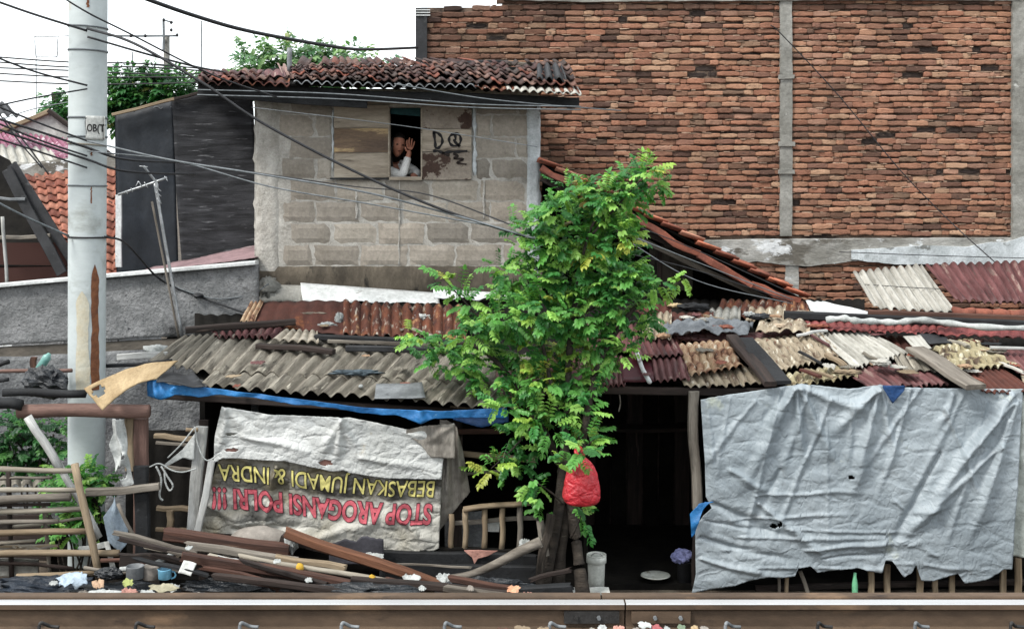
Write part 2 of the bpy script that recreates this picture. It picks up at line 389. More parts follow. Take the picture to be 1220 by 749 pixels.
m_orange_t = M('orange_cream_tile', H('b8a184', .75), H('8f6249', .7), scale=6, stretch=(2, 1, 1), coord='UV', stains=[(6, H('54382c', .7), .56, .64), (9, H('d6ccb6', .85), .56, .64)], bump=.5, bscale=50)
m_rust = M('rusted_iron_sheet', H('5c342a', .7), H('3a211c', .7), scale=4, coord='UV', stretch=(1, .5, 1), stains=[(3.5, H('a4673d', .7), .60, .70), (9, H('36201b', .7), .6, .7)], bump=.4, bscale=40, rough=.8)
m_rust_o = M('orange_rust_sheet', H('74442f', .7), H('452822', .7), scale=5, coord='UV', stretch=(3, .6, 1), stains=[(4, H('a8805c', .7), .56, .66), (6, H('2e1f1b', .7), .58, .66), (9, H('a39c90', .75), .58, .65)], bump=.4, bscale=40)
m_maroon = M('maroon_painted_sheet', H('7c5252', .68), H('583838', .65), scale=4, coord='UV', stretch=(4, .5, 1), stains=[(6, H('a08c82', .75), .58, .68), (3, H('3c2628', .7), .55, .65)], bump=.25, bscale=40, rough=.6)
m_maroon_d = M('dark_maroon_panel', H('5a1f2a', .7), H('431820', .7), scale=4, bump=.15, rough=.5)
m_redsheet = M('red_painted_sheet', H('97504d', .66), H('753d3c', .62), scale=4, coord='UV', stains=[(6, H('5b3433', .7), .6, .7), (12, H('b98a80', .7), .66, .74)], bump=.25, bscale=40, rough=.6)
m_terra = M('terracotta', H('a1604c', .7), H('71453a', .68), scale=6, stains=[(5, H('4b332c', .7), .58, .68), (10, H('c09a86', .7), .64, .72)], bump=.5, bscale=50, rand=True)
m_terra_or = M('orange_terracotta', H('c06a4e', .75), H('98503c', .7), scale=6, coord='UV', stains=[(6, H('703c2e', .7), .6, .7)], bump=.4, bscale=40)
m_tile_mix = M('mossy_roof_tile', WHT, (.66, .62, .6), scale=8, attr=True, stains=[(9, H('35302d', .7), .57, .66), (16, H('c3aea2', .8), .66, .72)], bump=.5, bscale=60)
m_whitemet = M('white_sheet_metal', H('d9dcdc', .85), H('b9bcbb', .8), scale=4, stains=[(7, H('77746c', .7), .64, .70)], bump=.15, bscale=30, rough=.45)
m_greymet = M('grey_sheet_metal', H('8d9194', .7), H('666a6d', .65), scale=5, stains=[(6, H('45474a', .7), .62, .72)], bump=.25, bscale=30, rough=.5)
m_darkmet = M('dark_sheet_metal', H('3b3c3f', .6), H('242527', .6), scale=5, stains=[(6, H('5f6164', .6), .62, .72)], bump=.25, bscale=30, rough=.6)
m_silver = M('silver_tarpaulin', H('a9b3b9', .72), H('8f9aa1', .68), scale=1.6, coord='UV', stains=[(5, H('77797a', .75), .62, .74), (2.2, H('b9bfae', .8), .62, .74)], bump=.35, bscale=9, bdist=.03, rough=.5, spec=.4, metal=.0, rand=False, fine=.06, crinkle=6)
m_wtarp = M('white_tarpaulin', H('c8cac8', .85), H('aeb0ad', .8), scale=2, coord='UV', stains=[(3.4, H('a89878', .8), .62, .74), (14, H('3f3f3f', .7), .70, .74)], bump=.35, bscale=9, bdist=.03, rough=.55, rand=False, fine=.08, crinkle=9)
m_print = M('printed_banner', WHT, (.86, .86, .85), scale=4, coord='UV', attr=True, stains=[(9, H('8b8a84', .8), .64, .72)], bump=.35, bscale=9, bdist=.03, rough=.55, rand=False, fine=.08, crinkle=8)
m_let_y = M('yellow_lettering', H('cfc77e', .85), H('b3aa66', .8), scale=30, bump=.1, rand=False)
m_let_r = M('red_lettering', H('c5626b', .85), H('a74b57', .8), scale=30, bump=.1, rand=False)
m_let_k = M('black_outline_ink', H('201f22', .8), H('2e2c2c', .8), scale=30, bump=.1, rand=False)
m_ink = M('red_outline_ink', H('5a2430', .8), H('3c1a22', .8), scale=30, bump=.1, rand=False)
m_blue = M('blue_tarpaulin', H('2f78b4', .8), H('1f5c94', .75), scale=3, coord='UV', stains=[(8, H('7fa9c9', .8), .66, .74)], bump=.5, bscale=20, bdist=.02, rough=.45)
m_navy = M('navy_tarpaulin', H('254a7c', .75), H('1d3a63', .7), scale=3, bump=.5, bscale=20, bdist=.02, rough=.5)
m_darkbag = M('black_plastic_film', H('1d242b', .7), H('12171c', .7), scale=4, bump=.8, bscale=14, bdist=.03, rough=.38, spec=.5)
m_red = M('red_plastic_film', H('d23c46', .9), H('bb3039', .88), scale=3, coord='Object', crinkle=13, bump=.2, bscale=14, bdist=.01, rough=.32, spec=.5, stains=[(5, H('d86a6c', .9), .62, .72)])
m_rag_w = M('white_rag', H('bfc2c0', .78), H('979b99', .72), scale=6, stains=[(8, H('7b7d79', .7), .62, .72)], bump=.7, bscale=26, bdist=.015)
m_rag_b = M('pale_blue_rag', H('aebdca', .78), H('9fb0c0', .8), scale=6, bump=.7, bscale=26, bdist=.015)
m_rag_p = M('salmon_rag', H('c39385', .8), H('a0746a', .75), scale=6, bump=.6, bscale=26, bdist=.015)
m_rag_l = M('lilac_cloth', H('8f93c0', .8), H('757aa6', .75), scale=6, bump=.6, bscale=26, bdist=.015)
m_rag_g = M('grey_taupe_cloth', H('9c958d', .75), H('7f7972', .7), scale=3, bump=.5, bscale=14, bdist=.02, rough=.9)
m_rag_t = M('brown_grey_cloth', H('a39d94', .75), H('716c65', .7), scale=5, stretch=(2, 1, .6), bump=.6, bscale=18, bdist=.02)
m_yboard = M('yellowed_board', H('c4ad88', .66), H('a58d69', .62), scale=4, coord='UV', stains=[(6, H('8a6d4a', .7), .62, .72)], bump=.25, bscale=30)
m_fabric_pink = M('dusty_pink_tarp', H('a08588', .75), H('836d70', .7), scale=3, coord='UV', stretch=(1, 3, 1), stains=[(5, H('c9bfc0', .8), .64, .72)], bump=.4, bscale=20, bdist=.02)
m_pinkroof = M('magenta_roof_sheet', H('a45f7a', .62), H('93707f', .65), scale=3, coord='UV', stains=[(4, H('c8b8bd', .8), .55, .62)], bump=.3)
m_wire = M('black_cable', H('26272a', .6), H('36373a', .6), scale=20, bump=0, rough=.6)
m_wire_g = M('grey_cable', H('7e8488', .7), H('62686b', .7), scale=20, bump=0, rough=.6)
m_alu = M('aluminium_tube', H('b5b8ba', .8), H('8f9294', .7), scale=20, bump=0, rough=.4, metal=.6)
m_bark = M('dark_bark', H('4c443c', .65), H('2c2723', .6), scale=10, stretch=(.3, 2, 2), bump=.9, bscale=40, bdist=.015, stains=[(6, H('7b7367', .6), .62, .70)])
m_leaf = M('leaf', WHT, (.8, .8, .75), scale=12, attr=True, bump=0, rough=.45, spec=.4, rand=False, sub=None)
m_steel_side = M('rust_brown_rail_steel', H('6f5c4b', .6), H('564638', .58), scale=3, stretch=(.4, 1, 1), stains=[(10, H('3f332b', .6), .60, .72), (4, H('8a7058', .6), .60, .74)], bump=.35, bscale=60, bdist=.004, rough=.75, rand=False)
m_steel_top = M('polished_rail_steel', (.50, .51, .52), (.38, .38, .38), scale=2, stretch=(.2, 1, 1), bump=.03, bscale=60, rough=.42, metal=.45, rand=False, fine=.04)
m_steel_dk = M('oily_steel_plate', H('41403f', .6), H('2d2b2a', .6), scale=6, bump=.4, bscale=50, rough=.6)
m_ballast = M('ballast_stone', H('7b7068', .7), H('544c46', .7), scale=6, bump=.5, bscale=60)
m_glassgreen = M('green_plastic', H('7fc49a', .8), H('5fa47c', .8), scale=6, bump=.1, rough=.35)
m_mug = M('sky_blue_plastic', H('6fa8c4', .85), H('5d96b4', .85), scale=6, bump=.05, rough=.35)
m_bucket = M('off_white_plastic', H('c9ccc6', .85), H('aeb1aa', .8), scale=5, stains=[(6, H('7a7465', .7), .60, .70)], bump=.1, rough=.5)
m_card = M('white_card', H('d5d6d2', .85), H('bdbeb9', .8), scale=6, bump=.1)
m_skin = M('brown_skin', H('a87460', .9), H('946350', .9), scale=12, bump=.1, bscale=80, rough=.55, rand=False)
m_hair = M('black_hair', H('1d1715', .7), H('120e0d', .7), scale=30, stretch=(1, 1, .2), bump=.5, bscale=90, rough=.5)
m_sweater = M('white_knit', H('dcdcda', .88), H('c4c5c4', .85), scale=10, bump=.4, bscale=60, rough=.9)

def translucent(m, k, tint):                           # thin leaves and film pass some light through
    n = m.node_tree.nodes; L = m.node_tree.links; bs = n['Principled BSDF']; out = n['Material Output']
    tr_ = n.new('ShaderNodeBsdfTranslucent'); mx_ = n.new('ShaderNodeMixShader'); mx_.inputs[0].default_value = k
    g = n.new('ShaderNodeMix'); g.data_type = 'RGBA'; g.blend_type = 'MULTIPLY'; g.inputs[0].default_value = 1; g.inputs[7].default_value = (*tint, 1)
    L.new(bs.inputs['Base Color'].links[0].from_socket, g.inputs[6]); L.new(g.outputs[2], tr_.inputs[0])
    L.new(bs.outputs[0], mx_.inputs[1]); L.new(tr_.outputs[0], mx_.inputs[2]); L.new(mx_.outputs[0], out.inputs[0])
translucent(m_leaf, .38, (1.25, 1.3, .7)); translucent(m_red, .25, (1.2, .9, .9))
# ------------------------------------------------------------------ ground, ballast, rails
zprof = poly([(-30, .86), (6.45, .86), (6.6, .78), (7.3, .60), (9.2, .04), (9.6, 0.0), (400, 0)])
def gr(name, x0, x1, y0, y1, nx, ny, m, lift=0):
    def f(u, v):
        x, y = lerp(x0, x1, u), lerp(y1, y0, v)
        return Vector((x, y, zprof(y) + .03 * fbm(x * 1.5, y * 1.5) + lift))
    return grid(name, f, nx, ny, m, None, 0)
def ground():
    ys = [900, 300, 120, 60, 40, 30] + [25 - i * .5 for i in range(30)] + [10 - i * .12 for i in range(40)] + [5, 3, 0, -10, -60]
    xs = [-900, -200, -60, -25] + [-12 + i * .4 for i in range(61)] + [25, 60, 200, 900]
    V = [Vector((x, y, zprof(y) + (.03 * fbm(x * 1.5, y * 1.5) if -12 <= x <= 12 else 0))) for y in ys for x in xs]
    n = len(xs); Fc = [(j * n + i, (j + 1) * n + i, (j + 1) * n + i + 1, j * n + i + 1) for j in range(len(ys) - 1) for i in range(n - 1)]
    o = mk('ground', V, Fc, m_ground, smooth=True); tag(o, 'trampled brown earth between the track and the shacks', 'ground', kind='structure')
ground()
def stones():
    V, Fc = [], []
    for i in range(2600):
        x, y = U(-4.2, 4.2), U(5.0, 6.4); r = U(.018, .038); c = Vector((x, y, .875 + U(0, .02)))
        b = len(V)
        for d in [(1, 0, 0), (0, 1, 0), (-1, 0, 0), (0, -1, 0), (0, 0, 1), (0, 0, -1)]:
            V.append(c + Vector(d) * r * U(.6, 1.2) + Vector((U(-.006, .006), U(-.006, .006), 0)))
        for f in [(0, 1, 4), (1, 2, 4), (2, 3, 4), (3, 0, 4), (1, 0, 5), (2, 1, 5), (3, 2, 5), (0, 3, 5)]: Fc.append(tuple(b + q for q in f))
    o = mk('ballast', V, Fc, m_ballast); tag(o, 'crushed stone ballast under the railway track', 'ballast', kind='stuff')
stones()
def rail(name, Y, zt, x0, x1, label, top_m, joint=None, hw=.031, hgt=.15):
    r = root(name, label, 'rail', ((x0 + x1) / 2, Y, zt - hgt))
    def prof(o): return [(-hw * .92, 0), (-hw, -.006), (-hw, -.030), (-.009, -.044), (-.008, -hgt + .030), (-.058, -hgt + .012), (-.062, -hgt), (.062, -hgt), (.058, -hgt + .012), (.008, -hgt + .030), (.009, -.044), (hw, -.030), (hw, -.006), (hw * .92, 0)]
    segs = [(x0, x1)] if joint is None else [(x0, joint - .004), (joint + .004, x1)]
    for a, b in segs:
        pr = prof(0); k = len(pr); V = []; n = 40
        for i in range(n + 1):
            x = lerp(a, b, i / n); V += [(x, Y + p[0], zt + p[1]) for p in pr]
        Fc = [(i * k + q, (i + 1) * k + q, (i + 1) * k + q + 1, i * k + q + 1) for i in range(n) for q in range(k - 1)]
        Fc += [(i * k + k - 1, (i + 1) * k + k - 1, (i + 1) * k, i * k) for i in range(n)]
        Fc += [tuple(range(k)), tuple(reversed(range(n * k, n * k + k)))]
        o = mk('rail_bar', V, Fc, [m_steel_side, top_m], r)
        for p in o.data.polygons:
            vs = [V[i] for i in p.vertices]
            if len(vs) == 4 and min(v[2] for v in vs) > zt - .0061: p.material_index = 1
    return r
ZR = 3.15 - (716 - HZ) / F * 6.2
near = rail('rail', 6.2, ZR, -6, 6, 'rust brown railway rail with a bright polished running surface, nearest the camera', m_steel_top, joint=(745 - CX) / F * 6.17)
rail('rail', 6.2 + .062 + .006, ZR + .012, -6, 6, 'dull rusty rail lying close behind the polished rail', m_steel_side, joint=(716 - CX) / F * 6.27)
jx = (745 - CX) / F * 6.17
def fish():
    for (a, b, mm) in ((jx - .30, jx - .03, m_steel_dk), (jx + .03, jx + .32, m_steel_side)):
        box('fishplate', a, b, 6.2 - .030, 6.2 - .010, ZR - .098, ZR - .040, mm, near, wob=.001)
    for dx in (-.24, -.13, .145, .27):
        V, Fc = tube_vf([Vector((jx + dx, 6.2 - .048, ZR - .068)), Vector((jx + dx, 6.2 - .028, ZR - .068))], .010, 6); mk('bolt', V, Fc, m_greymet if dx > -.2 else m_steel_dk, near)
fish()
for px in (59, 173, 296, 416, 538, 662, 870, 979, 1094, 1207):
    x = (px - CX) / F * 6.12
    p = [(x - .030, 6.07, ZR - .15), (x - .032, 6.07, ZR - .085), (x - .026, 6.075, ZR - .062), (x - .012, 6.09, ZR - .072), (x + .010, 6.11, ZR - .090), (x + .05, 6.11, ZR - .094)]
    tube('rail_clip', [Vector(q) for q in p], .0085, m_steel_dk if px % 2 else m_greymet, near, k=8)

# ------------------------------------------------------------------ tall brick wall
BY = 14.0; S14 = BY / F
def bx(px): return (px - CX) * S14
def bz(py): return CZ - (py - HZ) * S14
bw = root('brick_wall', 'tall wall of bare orange red bricks with cement columns', 'wall', (bx(900), BY, 0))
PAL = ['a3765f', '9c6e58', 'ac8269', '966a56', '8f6956', 'a57f6b', '9d705a', 'b39076', '886353', 'a37961']
def bricks():
    V, Fc, C_ = [], [], []
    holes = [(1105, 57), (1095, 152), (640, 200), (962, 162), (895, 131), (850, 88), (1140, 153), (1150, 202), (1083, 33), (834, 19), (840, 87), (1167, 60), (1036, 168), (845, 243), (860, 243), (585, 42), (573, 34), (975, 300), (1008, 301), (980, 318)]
    topf = poly([(500, 10), (525, 10), (526, 4), (545, 4), (546, 8), (570, 8), (578, 1), (600, -2), (601, -60), (1500, -60)])
    h = 7.25; row = 0; py = 372.0 + 170
    while py > -50:
        x = 512 + U(-12, 0); 
        while x < 1420:
            Lp = U(17, 26) if rnd() < .8 else U(9, 13)
            x1 = x + Lp
            if x < 927 < x1 and py < 300: x1 = 929
            if x < 1201 < x1 and py < 300: x1 = 1205
            pyw = py + 1.6 * fbm(x * .012, py * .03) * 2
            if (283 < pyw < 314 and x1 > 820) or (x < 943 and x1 > 929.5 and pyw < 300) or (x1 > 1205.5 and x < 1222 and pyw < 300) or pyw - h < topf((x + x1) / 2):
                if x < 943 and x1 > 929.5 and pyw < 300: x = 943.2; continue
                x = x1; continue
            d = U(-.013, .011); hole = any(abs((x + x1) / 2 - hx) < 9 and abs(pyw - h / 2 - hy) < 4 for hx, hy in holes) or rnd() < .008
            g = U(.5, 1.3); a, b_ = bx(x) + .001 * g, bx(x1) - .0025 * g
            z1, z0 = bz(pyw - h) - .003 * g - (.006 if rnd() < .25 else 0), bz(pyw) + .0105 * g
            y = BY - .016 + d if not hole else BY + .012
            j = lambda: U(-.005, .005)
            b0 = len(V); nb = 4; q = []                  # worn brick: wobbling arrises, slightly rounded ends, sides back to the core
            for i in range(nb + 1):
                x_ = lerp(a, b_, i / nb); e = .006 if i in (0, nb) else 0
                lo, hi = z0 + U(-.0045, .0055) + e * .7, z1 - U(-.004, .0045) - e * .7; yy = y + e + U(-.002, .003)
                q += [(x_, yy + .006, lo), (x_, yy, lo + .009), (x_, yy + U(-.001, .002), hi - .009), (x_, yy + .006, hi), (x_, BY + .04, hi), (x_, BY + .04, lo)]
            V += q
            for i in range(nb):
                for t in range(5): s0 = b0 + i * 6 + t; Fc.append((s0, s0 + 6, s0 + 7, s0 + 1) if t < 4 else (b0 + i * 6 + 5, b0 + i * 6, b0 + i * 6 + 6, b0 + i * 6 + 11))
            Fc.append(tuple(b0 + t for t in range(6))); Fc.append(tuple(b0 + nb * 6 + t for t in reversed(range(6))))
            c = H(random.choice(PAL), .82)
            s = fbm(x * .011, py * .045, 3) + .6 * fbm(x * .03, py * .16, 9)
            s += max(0, (60 - py) / 60) * .22 + (.10 if x < 760 else 0); k = 1.0 - max(0, min(.72, (s - .12) * 2.0))
            if rnd() < .08: k *= .4
            if hole: k = 0  # missing bricks: cavity shade painted onto a recessed brick
            soot_and_hole_shade = H('3a302c'); w = U(.88, 1.14)
            c = tuple(lerp(soot_and_hole_shade[i], c[i], k) * w for i in range(3))
            if x < 640 and pyw < 90: c = tuple(v * .62 for v in c)
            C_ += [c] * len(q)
            for _k in range(2):
                if rnd() < .42 and not hole:            # mortar squeezed out of the joints
                    m0 = U(a, b_); m1 = m0 + U(.02, .11); zz = z0 - .004 if _k else z1 + .002; hh = U(.003, .009); b0 = len(V); yy = BY - .016 + U(-.006, .010)
                    V += [(m0, yy, zz - hh * U(.2, 1)), (m1, yy, zz - hh * U(.2, 1)), (m1 + U(-.01, .01), yy, zz + hh * U(.3, 1)), (m0 + U(-.01, .01), yy, zz + hh * U(.3, 1)), (m0, BY + .03, zz - hh), (m1, BY + .03, zz - hh), (m1, BY + .03, zz + hh), (m0, BY + .03, zz + hh)]
                    Fc += [tuple(b0 + t for t in f) for f in ((0, 1, 2, 3), (1, 5, 6, 2), (4, 0, 3, 7), (3, 2, 6, 7), (4, 5, 1, 0))]
                    mc = H('c0a48e', U(.5, .85)); C_ += [tuple(lerp(soot_and_hole_shade[i], mc[i], max(.3, k)) for i in range(3))] * 8
            x = x1
        py -= h * U(.97, 1.03); row += 1
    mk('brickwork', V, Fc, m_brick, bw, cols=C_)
bricks()
box('mortar_core', bx(502), bx(598), BY + .018, BY + .16, 0, bz(9), m_mortar, bw)
box('mortar_core', bx(598), bx(1420), BY + .018, BY + .16, 0, bz(-50), m_mortar, bw)
def rough_col(name, px0, px1, py0, py1, m, dy=.055, n=40, wobp=1.0, par=None):
    s = U(0, 50)
    def f(u, v):
        py = lerp(py0, py1, v); e = wobp * fbm(py * .05 + s, u * 2) * 2
        prof = [(0, .05), (0.02, -dy), (.98, -dy), (1, .05)]
        i = min(3, int(u * 3 + .5)); t = prof[i]
        return Vector((bx(lerp(px0, px1, t[0]) + e * (1 if i in (0, 1) else -1)), BY + t[1] + .012 * fbm(py * .06, u + s), bz(py)))
    return grid(name, f, 3, n, m, par or bw, 0, smooth=False)
rough_col('cement_column', 928.5, 943.5, -50, 281, m_cement, .04)
for py in (92, 172, 205):
    box('formwork_lip', bx(926.5), bx(945.5), BY - .062, BY - .03, bz(py + 2.5), bz(py - 2.5), m_cement, bw, wob=.006)
rough_col('cement_column', 1204, 1222, -50, 290, m_cement, .06)
rough_col('cement_column', 935, 951, 312, 372, m_plaster, .03)
box('end_post', bx(496), bx(509), BY - .06, BY + .17, 0, bz(10), m_darkmet, bw, wob=.004)
for k in range(3): box('bracket_bar', bx(496), bx(513), BY - .08, BY - .062, bz(13 + k * 3.2) - .006, bz(13 + k * 3.2) + .006, m_whitemet, bw)
def band(name, pxa, pxb, top, bot, m, dy=.05, n=140, par=None):
    s = U(0, 50)
    def f(u, v):
        px = lerp(pxa, pxb, u); t, b = top(px), bot(px)
        vv = [0, .04, .5, .96, 1][int(v * 4 + .5)]
        py = lerp(t, b, vv) + (1.6 * fbm(px * .08, s) if v > .5 else .6 * fbm(px * .1, s + 4))
        d = .06 if v in (0, 1) else -dy + .018 * fbm(px * .05, py * .05, s)
        return Vector((bx(px), BY + d, bz(py)))
    return grid(name, f, n, 4, m, par or bw, 0, smooth=False)
band('tie_beam', 820, 1420, poly([(820, 286), (900, 284), (1205, 282)]), poly([(820, 312), (850, 318), (900, 312), (930, 316), (960, 318), (1000, 314), (1018, 312), (1420, 314)]), m_plaster)
band('render_patch', 1012, 1420, poly([(1012, 297), (1100, 291), (1150, 293), (1178, 287), (1196, 287), (1220, 279)]), poly([(1012, 309), (1060, 315), (1420, 318)]), m_white_render, .075)
band('coping', 600, 1420, poly([(600, -30), (1400, -30)]), poly([(600, 2), (700, 5), (760, 4), (925, 3), (1020, 2), (1205, 3)]), m_cement, .06)

# ------------------------------------------------------------------ block house with the open window
HY = 12.0; S12 = HY / F
def hx(px): return (px - CX) * S12
def hz(py): return CZ - (py - HZ) * S12
hs = root('block_house', 'upper storey of bare grey concrete blocks with boarded window and ragged tiled roof', 'house', (hx(474), HY, 0))
WX0, WX1, WZ0, WZ1 = hx(398), hx(563), hz(213), hz(123)
OX0, OX1, OZ0, OZ1 = hx(464), hx(502), hz(210.5), hz(128)
ZB, ZT = hz(352), hz(106)
def wallbody():
    r = [(hx(303), OX0, ZB, ZT), (OX1, hx(643), ZB, ZT), (OX0, OX1, ZB, OZ0), (OX0, OX1, OZ1, ZT)]
    for a, b, z0, z1 in r: box('wall', a, b, HY + .01, HY + .12, z0, z1, m_joint, hs)
    box('side_wall', hx(303), hx(303) + .1, HY + .122, HY + 1.9, ZB, ZT, m_joint, hs); box('side_wall', hx(643) - .1, hx(643), HY + .122, HY + 1.9, ZB, ZT, m_joint, hs)
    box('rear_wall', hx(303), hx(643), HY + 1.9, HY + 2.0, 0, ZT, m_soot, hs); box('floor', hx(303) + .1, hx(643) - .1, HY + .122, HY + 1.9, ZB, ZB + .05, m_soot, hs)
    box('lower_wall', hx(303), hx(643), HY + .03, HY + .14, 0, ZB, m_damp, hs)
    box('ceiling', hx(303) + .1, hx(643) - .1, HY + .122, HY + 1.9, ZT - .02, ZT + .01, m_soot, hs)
wallbody()
def blocks():
    V, Fc, C_ = [], [], []
    rows = [(118, 136), (137.5, 162), (163.5, 188), (189.5, 213), (215, 239), (241, 264), (266, 290), (292.5, 316)]
    for ri, (a, b) in enumerate(rows):
        x = 341 + (0 if ri % 2 else -0) ; first = True; cur = 345 - (27 if ri % 2 else 0)
        while cur < 632:
            nx = cur + U(49, 57); x0, x1 = max(cur, 332 + U(0, 6)), min(nx, 629)
            cur = nx + 1.5
            if x1 - x0 < 9: continue
            segs = [(x0, x1)]
            if b <= 214:   # leave the boarded window free
                segs = []
                if x0 < 396: segs.append((x0, min(x1, 396)))
                if x1 > 566: segs.append((max(x0, 566), x1))
            for s0, s1 in segs:
                if s1 - s0 < 7: continue
                g = .9; d = U(-.003, .004)
                nxs, nzs = 6, 4; b0 = len(V)
                for jz in range(nzs + 1):
                    for ix in range(nxs + 1):
                        px, py = lerp(s0 + g, s1 - g * .6, ix / nxs), lerp(a, b, jz / nzs)
                        e = ix in (0, nxs) or jz in (0, nzs)
                        cx_ = (U(-1.6, 1.6) if e else 0); cy_ = (U(-1.3, 1.3) if e else 0)
                        V.append(Vector((hx(px + cx_), HY - .004 + d + (.012 if e else 0) + U(-.001, .001), hz(py + cy_))))
                for jz in range(nzs):
                    for ix in range(nxs):
                        a0 = b0 + jz * (nxs + 1) + ix; Fc.append((a0, a0 + nxs + 1, a0 + nxs + 2, a0 + 1))
                c = H(random.choice(['9a9389', 'a39b90', '8f8980', 'a8a196', '958e84']), .84)
                w = U(.88, 1.12); C_ += [tuple(q * w for q in c)] * ((nxs + 1) * (nzs + 1))
    mk('blockwork', V, Fc, m_block, hs, cols=C_, smooth=False)
    def sm(name, x0, x1, top, bot, m, d, n=26):      # smeared mortar and corner render
        s = U(0, 99)
        def f(u, v):
            py = lerp(top, bot, v); e = 1.6 * fbm(py * .07, s) * 2
            px = (x0 + x1) / 2 + (u - .5) * (x1 - x0) * (1 + (1.6 if x1 - x0 < 9 else .3) * fbm(py * .11, s + 7) * 1.6) + e * .7
            dd = .02 if (u in (0, 1) or v in (0, 1)) else -d + .006 * fbm(px * .1, py * .1, s)
            return Vector((hx(px), HY + dd, hz(py)))
        grid(name, f, 6, n, m, hs, 0)
    sm('corner_render', 303, 333, 118, 350, m_joint, .010); sm('corner_render', 627, 644, 118, 350, m_white_render, .012)
    sm('mortar_smear', 474.5, 476.5, 212, 318, m_joint, .010); sm('mortar_smear', 423, 426, 225, 262, m_joint, .008)
    sm('mortar_smear', 563, 567, 118, 210, m_white_render, .012); sm('mortar_smear', 575, 578, 214, 262, m_joint, .008)
    sm('mortar_smear', 395.5, 398, 130, 205, m_white_render, .016)
    def damp(u, v):
        px = lerp(302, 646, u); py = lerp(317, 354, v) + (2.5 * fbm(px * .05, 3) if v == 0 else 0)
        return Vector((hx(px), HY - (.012 if 0 < v < 1 else -.01) + .008 * fbm(px * .1, py * .1), hz(py)))
    grid('damp_band', damp, 70, 6, m_damp, hs, 0)
blocks()
# window boards
def board_panel(x0, x1, z, mats_, label):
    t = root('window_board', label, 'board', (hx((x0 + x1) / 2), HY - .02, hz(z[-1])))
    for (a, b), mm in zip(zip(z, z[1:]), mats_):
        zc = hz((a + b) / 2); h = (b - a) * S12 * .985
        bar('plank', (hx(x0), HY - .012 + U(-.003, .003), zc), (hx(x1), HY - .012 + U(-.003, .003), zc), h, .016, mm, t, wob=.0015, up=(0, 1, 0), ragged=.004)
    return t
m_bd1 = M('bleached_plywood', H('b5aa9a', .8), H('8f8475', .78), scale=5, stretch=(.4, 3, 3), stains=[(3, H('5e5348', .7), .58, .66)], bump=.4, bscale=50, bstretch=(.2, 3, 3), bdist=.004)
m_bd2 = M('water_stained_plywood', H('8a7560', .75), H('63544a', .7), scale=4, stretch=(.5, 2, 2), stains=[(3, H('bfa67e', .8), .52, .58)], bump=.4, bscale=50, bstretch=(.2, 3, 3), bdist=.004)
m_bd3 = M('peeling_brown_board', H('a0968a', .78), H('8a7f73', .75), scale=4, stains=[(3.2, H('4d3b33', .7), .54, .565), (14, H('5d4a40', .7), .62, .66)], bump=.5, bscale=50, bdist=.006)
board_panel(398.5, 463, [125, 153, 182, 212], [m_bd1, m_bd2, m_bd1], 'three bleached boards nailed over the window left of the leaning person')
rb = board_panel(503, 562, [125, 154, 181, 214.5], [m_bd3, m_bd1, m_bd3], 'peeling boards with two black painted letters right of the leaning person')
SL = lambda px, py: Vector((hx(px), HY - .026, hz(py)))
strokes('lettering', [[(517, 158), (518.5, 168), (519, 176)], [(515.5, 158), (521, 158.5), (526, 163), (527, 170), (523, 176), (518.5, 176.5)],
                      [(541, 159), (536, 163), (535.5, 169), (539, 173.5), (546, 173), (549, 168), (548, 162), (543, 159), (539.5, 160.5)], [(542, 160), (543, 166), (541, 168), (544, 171), (548, 175)],
                      [(516, 180), (522, 180), (528, 182), (536, 181), (545, 181), (557, 180)]], 2.9, SL, m_let_k, rb)
strokes('brown_stain', [[(540, 183), (546, 186), (541, 189), (552, 190), (545, 194), (556, 196)], [(527, 182), (531, 184), (536, 185)]], 2.6, SL, m_wood_dark, rb)
box('window_sill', hx(394), hx(463), HY - .05, HY + .0, hz(213.6), hz(211.8), m_black, hs, wob=.002)
box('window_sill', hx(464), hx(503), HY - .035, HY + .1, hz(214.5), hz(210.6), m_bd1, hs, wob=.002)
box('window_jamb', hx(501.6), hx(503.3), HY - .03, HY + .1, hz(210.6), hz(128), m_bd1, hs)
box('window_jamb', hx(462.6), hx(464.4), HY - .03, HY + .1, hz(210.6), hz(128), m_bd1, hs)
box('lintel', hx(437), hx(562), HY - .03, HY + .005, hz(124), hz(116), m_bd1, hs, wob=.002)
tl = cloth('rolled_curtain', lambda u: 129, lambda u: 136 + 3 * u, lambda v: 465, lambda v: 501, HY + .05, M('teal_cloth', H('2f5b5c', .8), H('1c3c40', .8), bump=.4, coord='UV'), nu=20, nv=8, crease=.02)
tag(tl, 'dark teal cloth rolled up at the top of the open window', 'curtain')

